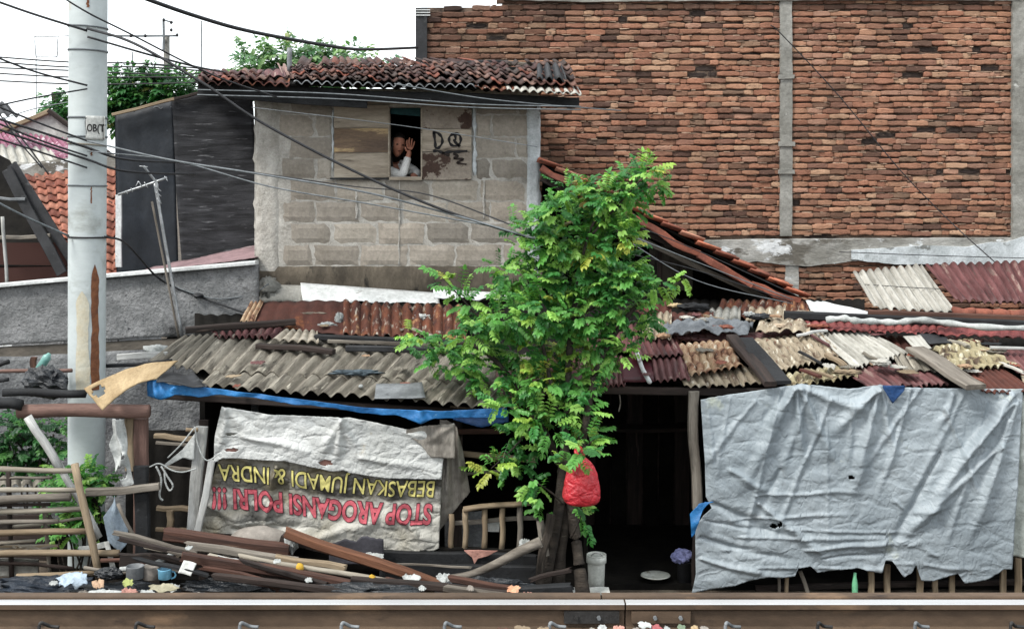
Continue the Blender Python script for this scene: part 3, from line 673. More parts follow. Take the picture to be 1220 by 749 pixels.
# roof of the block house: fascia, tin edge and loose pan tiles
def RH(px, py, dY=0): return P(px, py, 11.55 + dY)
bar('fascia_board', P(236, 104, 11.62), P(438, 119, 11.62), .03, .17, m_black, hs, wob=.004, up=(0, 0, 1))
bar('fascia_board', P(405, 113, 11.6), P(690, 122, 11.6), .03, .095, m_black, hs, wob=.004, up=(0, 0, 1))
bar('eave_pole', P(436, 117, 11.7), P(640, 126, 11.75), .05, .05, m_wood_grey, hs, rnd_=True)
sheet('soffit_sheet', [P(232, 97, 13.6), P(690, 110, 13.6), P(690, 110.5, 11.5), P(232, 98, 11.5)], 30, m_soot, hs, amp=.01)
def pantiles(name, EL, ER, RL, RR, nc, nr, parent, pal, mess=.02, cover=.93, lip=.035):
    """individual pan tiles laid in rows from eave (EL-ER) to ridge (RL-RR), all in one surface mesh"""
    V, Fc, C_ = [], [], []
    EL, ER, RL, RR = map(Vector, (EL, ER, RL, RR)); Nn = (ER - EL).cross(RL - EL).normalized()
    if Nn.z < 0: Nn = -Nn
    for r in range(nr):
        for c in range(nc):
            if rnd() > cover and 0 < r: continue
            u0, v0 = c / nc, r / nr; u1, v1 = (c + 1.15) / nc, (r + 1.25) / nr
            o = Vector((U(-1, 1), U(-1, 1), 0)) * mess * .6; tilt = U(-.6, .9) * mess; yw = U(-.08, .08)
            k = H(random.choice(pal), .9); w = U(.7, 1.2); b0 = len(V); nu_, nv_ = 8, 2
            for j in range(nv_ + 1):
                for i in range(nu_ + 1):
                    a, b = i / nu_, j / nv_; u = lerp(u0, u1, a) + yw * (b - .5) / nc; v = lerp(v0, v1, b)
                    p = EL.lerp(ER, u).lerp(RL.lerp(RR, u), v)
                    hgt = lip * (.5 * math.sin(2 * math.pi * a + .6) + .5) + (lip * .8) * (1 - b) + tilt * (a - .5) + .008 * r % .01
                    V.append(p + Nn * hgt + o); C_.append(tuple(q * w for q in k))
            for j in range(nv_):
                for i in range(nu_):
                    a0 = b0 + j * (nu_ + 1) + i; Fc.append((a0, a0 + 1, a0 + nu_ + 2, a0 + nu_ + 1))
    return mk(name, V, Fc, m_tile_mix, parent, True, cols=C_, solid=.012)
PT = ['543a34', '61433b', '463230', '6e5248', '3a2c2a', '786057', '4f3f3b', '453b37', '7d4d40']
mk('roof_deck', [P(236, 99, 11.5), P(686, 108, 11.5), P(676, 82, 12.8), P(560, 80, 13.2), P(350, 80, 13.1), P(240, 92, 12.6)], [(0, 1, 2, 3, 4, 5)], m_soot, hs, solid=.02)
pantiles('roof_tiles', P(352, 98, 11.5), P(684, 106, 11.5), P(345, 80, 12.7), P(672, 76, 12.7), 27, 5, hs, PT, mess=.035)
pantiles('roof_tiles', P(350, 95, 12.3), P(600, 87, 12.6), P(360, 74, 13.2), P(560, 76, 13.3), 18, 2, hs, PT, mess=.05, cover=.8)
sheet('tin_edge', [P(350, 97, 11.75), P(570, 101, 11.75), P(570, 104, 11.42), P(350, 99, 11.42)], 18, m_greymet, hs, amp=.018)
sheet('tin_edge', [P(560, 99, 11.85), P(682, 97, 11.85), P(691, 112, 11.38), P(566, 106, 11.4)], 11, m_rust_o, hs, amp=.014, jag=.04)
sheet('tin_edge', [P(600, 101, 11.75), P(688, 103, 11.75), P(693, 113, 11.33), P(604, 107.5, 11.36)], 9, m_asb_w, hs, amp=.013, jag=.03)
sheet('dark_tin', [P(640, 80, 12.2), P(669, 78, 12.2), P(675, 96, 11.5), P(640, 97, 11.55)], 3, m_darkmet, hs, amp=.03, jag=.03)
sheet('tin_edge', [P(236, 92, 11.8), P(345, 93, 11.8), P(345, 101, 11.42), P(236, 99, 11.42)], 8, m_rust, hs, amp=.02, jag=.03)
pantiles('roof_tiles', P(240, 100, 11.45), P(320, 99, 11.45), P(240, 90, 12.1), P(325, 88, 12.1), 7, 2, hs, PT, mess=.03)
sheet('rust_sheet', [P(246, 85, 12.6), P(338, 82, 12.6), P(341, 93, 11.7), P(236, 92, 11.7)], 9, m_maroon, hs, amp=.012, rows=3, step=.03)
sheet('brown_metal_roof', [P(330, 78, 13.0), P(390, 80, 13.0), P(395, 92, 12.0), P(336, 91, 12.0)], 8, M('dusty_brown_metal', H('9a8078', .75), H('7f665f', .7), coord='UV', bump=.2), hs, amp=.02, rib=True)
bar('ridge_batten', P(505, 79, 12.9), P(600, 74, 12.9), .05, .04, m_darkmet, hs, bend=.01)
bar('ridge_batten', P(597, 74, 12.95), P(658, 76, 12.7), .05, .04, m_wood_grey, hs, bend=.04)
bar('vent_pipe', P(345, 86, 12.3), P(345, 57, 12.3), .05, .05, m_greymet, hs, rnd_=True)
# lean-to gable at the right of the block house
gb = root('gable_shed', 'dark lean-to under a sloping terracotta tile edge beside the block house', 'shed', P(790, 360, 12.4) * Vector((1, 1, 0)) if False else Vector((hx(790), 12.4, 0)))
def gslab():
    edge = poly([(620, 188), (645, 195), (692, 225), (760, 259), (830, 298), (860, 318), (900, 338), (957, 357)])
    s = 3.3
    def f(u, v):
        px = lerp(640, 957, u); Y = lerp(11.62, 13.7, v)
        p = P(px, edge(px) , 11.62); 
        w = .016 * abs(math.sin(u * 40)) + .02 * fbm(u * 9, v * 5, s)
        return Vector((p.x, Y, p.z - .0 + w + .25 * 0 * v))
    a_, b_ = P(645, 195, 11.62), P(958, 358, 11.62); g_ = lambda p, Y: Vector((p.x, Y, p.z))
    mk('roof_deck', [g_(a_, 11.62), g_(b_, 11.62), g_(b_, 13.7), g_(a_, 13.7)], [(0, 1, 2, 3)], m_soot, gb, solid=.02)
    pantiles('roof_tiles', g_(b_, 13.6), g_(b_, 11.56), g_(a_, 13.6), g_(a_, 11.56), 9, 15, gb, ['a8654e', 'b8735a', '8f5644', 'c08a74', '7f4d3e'], mess=.015, cover=1, lip=.04)
    for k in range(2):
        pts = [(690 + k * 40, 0), (950, 0)]
    for (a, b) in ((645, 700), (700, 762), (762, 832), (832, 895), (895, 952)):
        bar('verge_tile', P(a, edge(a) + 4, 11.6), P(b, edge(b) + 4, 11.6), .10, .06, m_terra, gb, wob=.012)
    bar('rafter', P(645, 212, 11.72), P(948, 366, 11.72), .05, .07, m_wood_dark, gb)
    bar('rafter', P(735, 272, 11.85), P(935, 366, 11.85), .04, .05, m_wood_grey, gb)
gslab()
V_ = [P(646, 200, 13.35), P(700, 232, 13.35), P(770, 262, 13.35), P(955, 358, 13.35), P(955, 520, 13.35), P(646, 520, 13.35)]
mk('back_boards', V_, [(0, 1, 2, 3, 4, 5)], m_soot, gb, solid=.03)
box('inner_board', hx(782), hx(836), 12.6, 12.64, hz(352), hz(296), M('dim_plywood', H('5d564d', .7), H('3a3631', .7), scale=3, stretch=(3, 1, .5), stains=[(6, H('2a2724', .7), .55, .65)]), gb, wob=.004)
box('inner_board', hx(744), hx(790), 12.7, 12.74, hz(356), hz(318), m_soot, gb, wob=.004)
bar('post', P(786, 356, 12.3), P(786, 292, 12.3), .05, .05, m_wood_dark, gb)

# ------------------------------------------------------------------ houses and wall at the left
bh = root('black_clad_house', 'tall lean-to wall clad in black sheeting and charred boards left of the block house', 'house', Vector(((225 - CX) / F * 12.5, 12.5, 0)))
V_ = [P(138, 136, 12.6), P(206, 118, 12.6), P(213, 330, 12.6), P(141, 330, 12.6)]
def pan(name, q, m, nu=20, nv=20, w=.015, th=.02, ff=2.0):
    f0 = quad_fn(q); s = U(0, 50)
    return grid(name, lambda u, v: f0(u, v) + Vector((0, w * fbm(u * ff * 2, v * ff * 2, s) * 2, 0)), nu, nv, m, bh if name in ('sheeting', 'side_sheeting') else None, th)
pan('sheeting', V_, m_tarblack)
def slats():
    lx = poly([(110, 205), (240, 211), (330, 218)]); rx = poly([(95, 299), (150, 303), (330, 313)])
    tp_ = poly([(205, 118), (240, 112), (310, 112)])
    def cb(u, v):
        t = lerp(tp_(lerp(205, 305, u)), 330, v); return P(lerp(lx(t), rx(t), u), t, 12.56) + Vector((0, .012 * fbm(u * 5, v * 9, 2) * 2, 0))
    grid('charred_boards', cb, 24, 50, m_slat, bh, .02)
slats()
mk('side_wall', [P(138, 136, 12.62), P(141, 420, 12.62), P(141, 420, 14.5) , P(138, 136, 14.5)], [(0, 1, 2, 3)], m_tarblack, bh, solid=.02)
bar('roof_edge', P(134, 137, 12.5), P(208, 118, 12.5), .04, .03, m_wood_tan, bh); bar('roof_edge', P(204, 119, 12.5), P(243, 110, 12.5), .04, .03, m_wood_dark, bh)
sheet('roof', [P(150, 165, 14.6), P(300, 140, 14.6), P(300, 108, 12.6), P(136, 138, 12.6)], 14, m_greymet, bh, amp=.015)
st = bar('metal_strip', P(141.5, 318, 12.45), P(141.5, 232, 12.45), .06, .03, m_whitemet, None, wob=.003); tag(st, 'thin white metal upright at the left edge of the black sheeting', 'post')
pt = grid('pink_tarp', lambda u, v: P(lerp(lerp(137, 140, v), lerp(309, 306, v), u), lerp(lerp(328, 291, u), lerp(331, 306, u), v) , lerp(12.5, 11.62, v)) + Vector((0, 0, .012 * fbm(u * 8, v * 5) * 2 - .05 * math.sin(math.pi * v))), 60, 12, m_fabric_pink, None, .005, uvs=lambda u, v: (u * 1.4, v * .8))
tag(pt, 'dusty pink tarp along the foot of the black sheeting', 'tarp')
# grey rendered wall
GY = 11.55
gw = root('rendered_wall', 'rough grey cement rendered wall behind the concrete pole', 'wall', Vector(((150 - CX) / F * GY, GY, 0)))
capf = poly([(-200, 357), (0, 341), (305, 313)])
def gwf(u, v):
    px = lerp(-260, 309, u); t = capf(px) + 2; py = lerp(t, 405 - (px) * .05 + 5, v); 
    return P(px, py, GY) + Vector((0, .02 * fbm(px * .03, py * .03), 0))
grid('render', gwf, 110, 20, m_gwall, gw, .08, off=1)
def gwl(u, v):
    px = lerp(-260, 309, u); py = lerp(424 - px * .05, 620, v); return P(px, py, GY) + Vector((0, .02 * fbm(px * .03, py * .03), 0))
grid('lower_render', gwl, 110, 40, m_gwall_lo, gw, .08, off=1)
def ledge(u, v):
    px = lerp(-260, 300, u); s = [(0, .0), (.08, -.06), (.95, -.07), (1, .0)][int(v * 3 + .5)]
    return P(px, lerp(413 - px * .05, 427 - px * .06, s[0]) + .8 * fbm(px * .1, 4), GY + s[1])
grid('ledge', ledge, 90, 3, M('mossy_ledge', H('6f685f', .68), H('4c4842', .65), scale=4, stretch=(.5, 1, 1), bump=.8, bscale=30, rand=False), gw, 0, smooth=False)
bar('capping', P(-260, 363, GY - .06), P(306, 312.5, GY - .06), .16, .035, m_whitemet, gw, wob=.002, n=30)
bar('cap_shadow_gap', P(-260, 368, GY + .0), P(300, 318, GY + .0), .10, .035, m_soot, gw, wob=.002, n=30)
# cement lump at the corner
cl = blob('cement_rubble', P(318, 343, 11.85), .10, .08, .10, m_cement, amp=.5, fr=3, k=24); tag(cl, 'broken lump of pale cement at the left foot of the block house', 'rubble')

# tiled roof, awning and far roofs beyond the wall
oh = root('tiled_house', 'low house with a bright orange clay tile roof behind the pole', 'house', Vector(((90 - CX) / F * 16, 16, 0)))
pantiles('clay_tiles', P(30, 352, 15.2), P(146, 346, 15.2), P(-5, 214, 17.2), P(150, 203, 17.2), 13, 15, oh, ['9c6553', '8c5747', 'a8735f', '7e4b3e', '986a5a'], mess=.010, cover=1, lip=.04)
mk('roof_deck', [P(30, 353, 15.25), P(146, 347, 15.25), P(150, 205, 17.25), P(-5, 216, 17.25)], [(0, 1, 2, 3)], m_soot, oh, solid=.04)
box('wall', (10 - CX) / F * 15.3, (140 - CX) / F * 15.3, 15.4, 17.2, 0, 1.6, m_gwall, oh)
bar('parapet', P(-5, 205, 17.3), P(150, 195, 17.3), .2, .24, m_plaster, oh, wob=.02)
aw = root('dark_awning', 'dark tattered lean-to frame with a slanting grey board at the far left', 'shed', Vector(((20 - CX) / F * 13, 13, 0)))
mk('slant_roof', [P(-30, 170, 14.2), P(12, 192, 14.2), P(84, 318, 13.0), P(-30, 318, 13.0)], [(0, 1, 2, 3)], m_soot, aw, solid=.03)
bar('slant_board', P(8, 202, 12.85), P(74, 326, 12.75), .11, .03, m_darkmet, aw, up=(0, 1, 0))
bar('slant_board', P(14, 196, 12.9), P(90, 316, 12.85), .10, .03, m_darkmet, aw, up=(0, 1, 0))
bar('cross_rail', P(-10, 284, 12.8), P(60, 281, 12.8), .04, .04, m_wood_grey, aw); bar('cross_rail', P(-5, 236, 12.8), P(30, 238, 12.8), .03, .03, m_greymet, aw)
box('back_panel', P(-40, 0, 13).x, P(84, 0, 13).x, 13.0, 13.05, P(0, 345, 13).z, P(0, 290, 13).z, m_rust, aw, wob=.01)
bar('post', P(9, 345, 12.7), P(3, 258, 12.7), .035, .035, m_wood_white, aw, rnd_=True)
fh = root('gabled_house', 'far white gabled house with pink and white roof sheets', 'house', Vector(((60 - CX) / F * 22, 22, 0)))
mk('gable_wall', [P(-20, 215, 22), P(-20, 165, 22), P(58, 134, 22), P(140, 190, 22), P(140, 215, 22)], [(0, 1, 2, 3, 4)], M('dirty_white_wall', H('c4c4c0', .8), H('9a9a96', .75), scale=2), fh, solid=.1)
bar('barge_board', P(-20, 166, 21.9), P(60, 132, 21.9), .1, .08, m_wood_tan, fh); bar('barge_board', P(58, 132, 21.9), P(136, 188, 21.9), .1, .08, m_wood_dark, fh)
sheet('pink_roof', [P(-20, 140, 23), P(10, 148, 23), P(95, 190, 20.5), P(-20, 178, 20.5)], 12, m_pinkroof, fh, amp=.03)
sheet('pink_roof', [P(20, 152, 22.5), P(84, 158, 22.5), P(150, 205, 20.2), P(30, 186, 20.2)], 12, m_pinkroof, fh, amp=.03)
sheet('grey_roof', [P(-20, 172, 20.4), P(60, 178, 20.4), P(75, 200, 19.5), P(-20, 192, 19.5)], 8, m_asb_w, fh, amp=.03)
box('lower_wall', P(-20, 0, 20).x, P(140, 0, 20).x, 20.6, 22.5, 0, P(0, 200, 20).z, m_plaster, fh)
sheet('dark_roof', [P(-30, 118, 21), P(8, 124, 21), P(22, 140, 20), P(-30, 134, 20)], 5, m_darkmet, fh, amp=.03)
# ------------------------------------------------------------------ left shack
Y0 = 9.55; S0 = Y0 / F
def fx(px, Y=Y0): return (px - CX) / F * Y
ls = root('shack', 'low patchwork shack under a corrugated asbestos roof, left of the tree', 'shack', Vector((fx(400), 10.5, 0)))
def under(name, pxs, py_f, py_r, par, lift=-.06):
    sheet(name, [R(pxs[0], py_r, lift), R(pxs[1], py_r, lift), R(pxs[1], py_f, lift), R(pxs[0], py_f, lift)], 30, m_soot, par, amp=.008, nv=10)
under('roof_underlay', (232, 700), 452, 352, ls)
sheet('rust_sheet', [R(302, 359, .03), R(410, 359, .03), R(410, 400, .03), R(286, 383, .03)], 6, m_rust, ls, amp=.006, jag=.02)
sheet('rust_sheet', [R(409, 359, .06), R(556, 363, .05), R(556, 404, .05), R(409, 402, .06)], 12, m_rust_o, ls, amp=.022, jag=.03, rows=3, step=.02)
sheet('orange_rust_edge', [R(300, 357, .05), R(314, 358, .05), R(303, 384, .05), R(286, 384, .05)], 3, m_orange_t, ls, amp=.012, jag=.03)
sheet('asbestos_sheet', [R(262, 398, .02), R(642, 424, .02), R(606, 458, .012), R(222, 441, .012)], 23, m_asb, ls, amp=.019, jag=.015)
sheet('asbestos_sheet', [R(263, 437, .0), R(645, 454, .0), R(618, 487, .0), R(238, 459, .0)], 23, m_asb, ls, amp=.019, jag=.02)
sheet('asbestos_sheet', [R(219, 403, .05), R(262, 399, .05), R(224, 440, .03), R(176, 432, .03)], 5, m_asb, ls, amp=.018, jag=.02)
sheet('metal_tile_strip', [R(252, 394, .04), R(344, 389, .04), R(326, 405, .04), R(256, 403, .04)], 9, m_maroon, ls, amp=.02, rows=2, step=.03)
sheet('metal_tile_strip', [R(590, 440, .03), R(700, 420, .03), R(700, 470, .0), R(596, 476, .0)], 8, m_maroon, ls, amp=.02)
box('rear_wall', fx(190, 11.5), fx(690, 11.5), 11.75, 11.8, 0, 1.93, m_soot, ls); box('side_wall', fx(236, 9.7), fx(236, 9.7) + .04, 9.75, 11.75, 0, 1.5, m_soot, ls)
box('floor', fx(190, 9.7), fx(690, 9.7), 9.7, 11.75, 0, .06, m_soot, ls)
bar('eave_beam', P(190, 470, 9.6), P(600, 495, 9.45), .06, .06, m_wood_dark, ls)
for px in (243, 545): bar('post', P(px, 500, 9.72), P(px, 690, 9.6), .07, .07, m_wood_dark, ls)
bar('wall_slat', P(536, 486, 9.6), P(570, 490, 9.6), .05, .05, m_wood_tan, ls); bar('wall_slat', P(544, 540, 9.62), P(640, 548, 9.7), .04, .05, m_wood_tan, ls, rnd_=True)
bar('wall_slat', P(548, 565, 9.64), P(600, 560, 9.64), .02, .02, m_wood_grey, ls); bar('wall_slat', P(541, 514, 9.64), P(600, 513, 9.66), .03, .04, m_wood_brown, ls)
# things lying on the left roof
def lay(name, a, b, w, h, m, label, cat, lift=.05, group=None, **k):
    o = bar(name, R(*a, lift), R(*b, lift), w, h, m, None, **k); return tag(o, label, cat, group)
G1 = 'timber and battens lying on the shack roofs'
lay('roof_plank', (221, 393), (352, 383), .10, .05, m_wood_dark, 'dark beam lying across the roof below the smooth rust sheet', 'plank', .09, G1)
lay('roof_plank', (307, 411), (398, 418), .09, .04, m_wood_dark, 'short dark board on the asbestos roof beside the small ribbed sheet', 'plank', .07, G1)
lay('roof_plank', (376, 401), (560, 409), .10, .04, m_black, 'long black plank along the foot of the rusted tiles', 'plank', .09, G1)
lay('roof_plank', (392, 405.5), (548, 411), .10, .03, m_wood_grey, 'long grey plank just below the black one on the left roof', 'plank', .07, G1)
lay('roof_plank', (412, 415), (548, 417), .05, .05, m_darkmet, 'thin dark batten on the roof nearest the asbestos ribs', 'plank', .06, G1)
o = sheet('ribbed_offcut', [R(340, 393, .1), R(378, 394, .1), R(380, 407, .1), R(324, 405, .1)], 5, m_wood_pale, None, amp=.014); tag(o, 'small pale ribbed offcut lying on the left roof', 'sheet')
o = sheet('grey_patch', [R(448, 457, .07), R(503, 456, .07), R(507, 473, .07), R(446, 474, .07)], 1, m_greymet, None, amp=.003, jag=.01); tag(o, 'flat grey patch laid over the lower asbestos ribs', 'sheet')
def rag(name, a, rx, ry, rz, m, label, cat='rag', lift=.04, amp=.5, fr=3, **k):
    o = blob(name, R(*a, lift), rx, ry, rz, m, None, amp=amp, fr=fr, k=26, **k); return tag(o, label, cat)
rag('rag', (426, 444), .17, .05, .02, M('blue_grey_rag', H('5c6a72', .75), H('3f4a52', .7), scale=8, bump=.6), 'blue grey rag stuck to the middle of the asbestos roof', amp=.8)
rag('white_rag', (404, 381), .035, .04, .06, m_rag_w, 'torn white rag standing on the dark rust sheet', amp=.7)
rag('paper_scrap', (390, 387), .07, .02, .02, m_rag_w, 'thin strip of white paper on the dark rust sheet', amp=.8)
rag('white_rag', (504, 378), .07, .05, .025, m_rag_w, 'crumpled white rag on the rusted tiles left of the tree', amp=.8)
rag('paper_scrap', (375, 373), .10, .02, .008, m_wood_pale, 'wavy pale scrap on the dark rust sheet', amp=.8)
rag('scrap', (430, 460), .018, .018, .015, m_rag_w, 'tiny white scrap on the lower asbestos ribs', 'litter', amp=.2)
lay('roof_plank', (492, 392), (520, 402), .03, .02, m_wood_pale, 'thin pale batten slanting on the rusted tiles near the tree', 'batten', .09, G1)
# white flashing against the block house
def fl(name, pts, Ya, Yb, m, label):
    (TL, TR, BR, BL) = pts
    q = [P(*TL, Yb), P(*TR, Yb), P(*BR, Ya), P(*BL, Ya)]; f0 = quad_fn(q); s = U(0, 9)
    o = grid('flashing', lambda u, v: f0(u, v) + Vector((0, -.02 * math.sin(v * 3) , .02 * fbm(u * 6, v * 2, s) * (v * 2))), 60, 6, m, None, .006); return tag(o, label, 'sheet')
fl('f', [(358, 337), (523, 349), (524, 363), (361, 359)], 11.75, 11.93, m_whitemet, 'long white metal flashing strip at the foot of the block house')
fl('f', [(516, 344), (604, 349), (604, 357), (517, 355)], 11.68, 11.82, m_whitemet, 'second white flashing piece at the foot of the block house, half behind the leaves')
fl('f', [(318, 339), (361, 340), (362, 359), (306, 360)], 11.78, 11.9, m_cement, 'grey cement fillet between the rubble and the white flashing')
# ------------------------------------------------------------------ right shack
rs = root('shack', 'long low shack with patchwork tin and tile roof and dark doorway right of the tree', 'shack', Vector((fx(960), 10.6, 0)))
under('roof_underlay', (690, 1030), 452, 357, rs, -.07); under('roof_underlay', (1025, 1330), 452, 378, rs, -.07)
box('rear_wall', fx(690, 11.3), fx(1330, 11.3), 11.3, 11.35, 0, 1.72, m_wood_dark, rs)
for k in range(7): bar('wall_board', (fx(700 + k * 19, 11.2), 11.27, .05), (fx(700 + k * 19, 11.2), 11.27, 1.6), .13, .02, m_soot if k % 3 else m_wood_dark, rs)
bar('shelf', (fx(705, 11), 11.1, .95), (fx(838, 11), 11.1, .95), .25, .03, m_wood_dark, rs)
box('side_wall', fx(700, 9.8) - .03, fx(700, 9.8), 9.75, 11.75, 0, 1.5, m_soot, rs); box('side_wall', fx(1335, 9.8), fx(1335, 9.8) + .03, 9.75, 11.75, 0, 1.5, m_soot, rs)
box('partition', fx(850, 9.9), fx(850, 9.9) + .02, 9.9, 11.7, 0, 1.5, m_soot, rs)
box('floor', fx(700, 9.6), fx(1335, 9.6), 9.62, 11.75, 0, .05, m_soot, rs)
bar('eave_beam', P(700, 463, 9.7), P(1260, 474, 9.7), .05, .06, m_wood_dark, rs)
for k, z in enumerate((610, 640, 668)): bar('inner_rail', P(715, z - 60, 11.6), P(825, z - 60, 11.6), .04, .03, m_soot, rs)
def S4(a, b, c, d, l=.02, l2=None): l2 = l if l2 is None else l2; return [R(*a, l), R(*b, l), R(*c, l2), R(*d, l2)]
def rsheet(name, q, waves, m, **k):
    k['amp'] = k.get('amp', .016) * .72
    return sheet(name, q, waves if waves < 2 else round(waves * 1.35), m, rs, **k)
rsheet('red_tin', S4((748, 408), (802, 399), (814, 422), (755, 428), .06), 6, m_maroon, amp=.02)
rsheet('maroon_panel', S4((738, 427), (776, 422), (780, 455), (742, 453), .02), 1, m_maroon_d, amp=.002)
rsheet('maroon_panel', S4((776, 427), (815, 424), (822, 452), (781, 455), .03), 4, m_maroon, amp=.02, rows=2, step=.02)
rsheet('dark_tin', S4((700, 425), (745, 425), (745, 458), (700, 460), .0), 5, m_maroon, amp=.02)
rsheet('dark_tin', S4((700, 385), (790, 385), (800, 410), (700, 425), .0), 8, m_maroon, amp=.02)
rsheet('cream_tile_sheet', S4((808, 409), (866, 403), (886, 438), (824, 448), .06, .05), 5, m_orange_t, amp=.022, rows=4, step=.035, tile=True)
rsheet('tan_sheet', S4((808, 446), (893, 436), (908, 457), (815, 459), .0), 7, m_asb_t, amp=.018, jag=.04)
rsheet('tan_tile_sheet', S4((882, 404), (977, 396), (1004, 424), (922, 444), .06, .05), 9, m_asb_t, amp=.022, rows=4, step=.02, tile=True, jag=.04)
rsheet('yellow_tin', S4((928, 446), (1008, 432), (1022, 450), (938, 464), .02), 7, m_yel, amp=.024, rows=2, step=.03, jag=.05)
rsheet('ribbed_sheet', S4((972, 398), (1036, 393), (1083, 421), (1016, 440), .07, .06), 8, m_asb_w, amp=.022, jag=.03)
rsheet('rust_tin', S4((1000, 441), (1094, 433), (1130, 457), (1036, 463), .02), 9, m_maroon, amp=.02, jag=.04)
rsheet('grey_sheet', S4((1062, 424), (1096, 418), (1116, 444), (1072, 441), .04), 3, m_asb, amp=.015, warp=.04)
rsheet('white_slab', S4((1076, 401), (1096, 399), (1110, 414), (1088, 413), .11), 1, m_asb_w, amp=.003)
rsheet('grey_slab', S4((1094, 397), (1120, 394), (1134, 408), (1108, 410), .10), 1, m_darkmet, amp=.003)
rsheet('yellow_tile_sheet', S4((1110, 411), (1155, 402), (1214, 438), (1146, 444), .07, .06), 6, m_yel, amp=.026, rows=4, step=.035, tile=True)
rsheet('rust_tin', S4((1140, 440), (1188, 434), (1232, 464), (1172, 468), .05), 6, m_rust, amp=.016, jag=.03)
rsheet('ribbed_maroon_sheet', S4((1178, 418), (1260, 412), (1290, 452), (1214, 446), .05), 8, m_maroon, amp=.014)
rsheet('tan_sheet', S4((1214, 440), (1330, 440), (1335, 466), (1222, 466), .03), 8, m_asb_t, amp=.016)
rsheet('red_metal_tile', S4((948, 378), (1118, 384), (1120, 399), (974, 394), .11, .10), 12, m_redsheet, amp=.014, rows=2, step=.025, jag=.03)
rsheet('red_metal_tile', S4((1116, 386), (1330, 390), (1330, 408), (1118, 400), .12, .11), 12, m_redsheet, amp=.012, rows=2, step=.025, jag=.03)
rsheet('dark_tin', S4((800, 404), (955, 392), (965, 402), (870, 410), .03), 14, m_maroon, amp=.02, jag=.05, warp=.03)
rsheet('dark_tin', S4((780, 384), (870, 382), (875, 406), (775, 410), .03), 8, m_rust, amp=.02, jag=.05, warp=.04)
rsheet('red_tin', S4((780, 373), (850, 371), (850, 381), (784, 384), .09), 5, m_rust, amp=.012, jag=.03)
rsheet('rust_tin', S4((860, 356), (962, 358), (965, 380), (850, 380), .02), 8, m_rust_o, amp=.02, jag=.04, warp=.03)
rsheet('tan_sheet', S4((1030, 400), (1190, 404), (1190, 416), (1050, 424), -.01), 12, m_rust, amp=.018)
for i, (a, b, mm) in enumerate([((893, 365), (936, 384), m_asb_t), ((846, 366), (882, 386), m_cement), ((762, 360), (800, 372), m_rust), ((905, 384), (965, 398), m_asb_t), ((770, 376), (800, 398), m_asb_t)]):
    rsheet('broken_sheet', S4(a, (b[0], a[1] - 2), b, (a[0] - 5, b[1] + 1), .08 + .01 * i), 3, mm, amp=.02, jag=.08, warp=.05)
G1b = G1
lay('roof_plank', (872, 401), (918, 457), .10, .04, m_wood_dark, 'left of two dark planks slanting down the right roof between cream and tan tiles', 'plank', .12, G1b)
lay('roof_plank', (886, 403), (931, 455), .15, .03, m_black, 'right of two dark planks slanting down the right roof between cream and tan tiles', 'plank', .115, G1b)
lay('roof_plank', (1090, 415), (1163, 461), .17, .04, m_wood_grey, 'broad weathered plank slanting down beside the yellow tiles', 'plank', .13, G1b)
lay('roof_plank', (985, 422), (1008, 436), .05, .03, m_wood_tan, 'short orange brown board end above the yellow tin', 'plank', .09, G1b)
lay('roof_plank', (934, 375), (1330, 391), .07, .07, m_black, 'long black beam running along the top of the right roof', 'beam', .16, G1b)
lay('roof_plank', (1034, 372.5), (1330, 383), .05, .05, m_wood_brown, 'long brown batten above the black beam on the right roof', 'batten', .20, G1b)
lay('roof_plank', (1180, 414), (1330, 418), .05, .02, m_wood_white, 'thin white strip on the ribbed maroon sheet at the right edge', 'batten', .12, G1b)
lay('roof_plank', (950, 399), (985, 393), .03, .02, m_wood_white, 'thin white batten below the red metal tiles', 'batten', .12, G1b)
lay('white_pipe', (758, 420), (773, 455), .035, .035, m_whitemet, 'white pipe slanting over the maroon panel by the tree', 'pipe', .07, None, rnd_=True)
o = tube('wrapped_pipe', [R(x, y, .2 + .02 * math.sin(x * .07)) for x, y in ((984, 381), (1006, 379), (1020, 382), (1045, 383), (1070, 384), (1095, 381), (1130, 385), (1180, 390), (1260, 391))], lambda t: .025 + .006 * math.sin(t * 60), m_rag_w, k=8); tag(o, 'long white plastic wrap lying along the red metal tiles', 'plastic wrap')
o = grid('white_sheet', lambda u, v: R(lerp(lerp(960, 968, v), lerp(985, 1060, v), u), lerp(358, 375, v) + 2 * u, .14) + Vector((0, 0, .02 * fbm(u * 4, v * 4))), 20, 8, m_whitemet, None, .006); tag(o, 'bluish white sheet wedged under the tip of the terracotta edge', 'sheet')
o = grid('grey_tarp', lambda u, v: R(lerp(795, 898, u) - 8 * v, lerp(384, 398, v) - 3 * math.sin(u * 3), .14) + Vector((0, 0, .05 * fbm(u * 7, v * 3, 2) * 2)), 50, 14, M('slate_grey_tarp', H('767b80', .75), H('53575c', .7), scale=4, coord='UV', bump=.5, bscale=18, bdist=.03), None, .005); tag(o, 'crumpled slate grey tarp lying high on the right roof', 'tarp')
rag('rag', (904, 377), .09, .04, .025, m_darkbag, 'small black and white rag on the pale cement scrap high on the right roof', lift=.16)
rag('rag', (892, 374), .05, .03, .02, m_rag_w, 'small white rag beside the black one high on the right roof', lift=.18)
rag('rag', (805, 364), .07, .04, .02, m_yboard, 'yellowish scrap on the ridge just right of the tree', lift=.12)
rag('rag', (826, 366), .13, .06, .035, m_black, 'dark curved scrap of tyre like rubber on the ridge right of the tree', 'scrap', lift=.12)
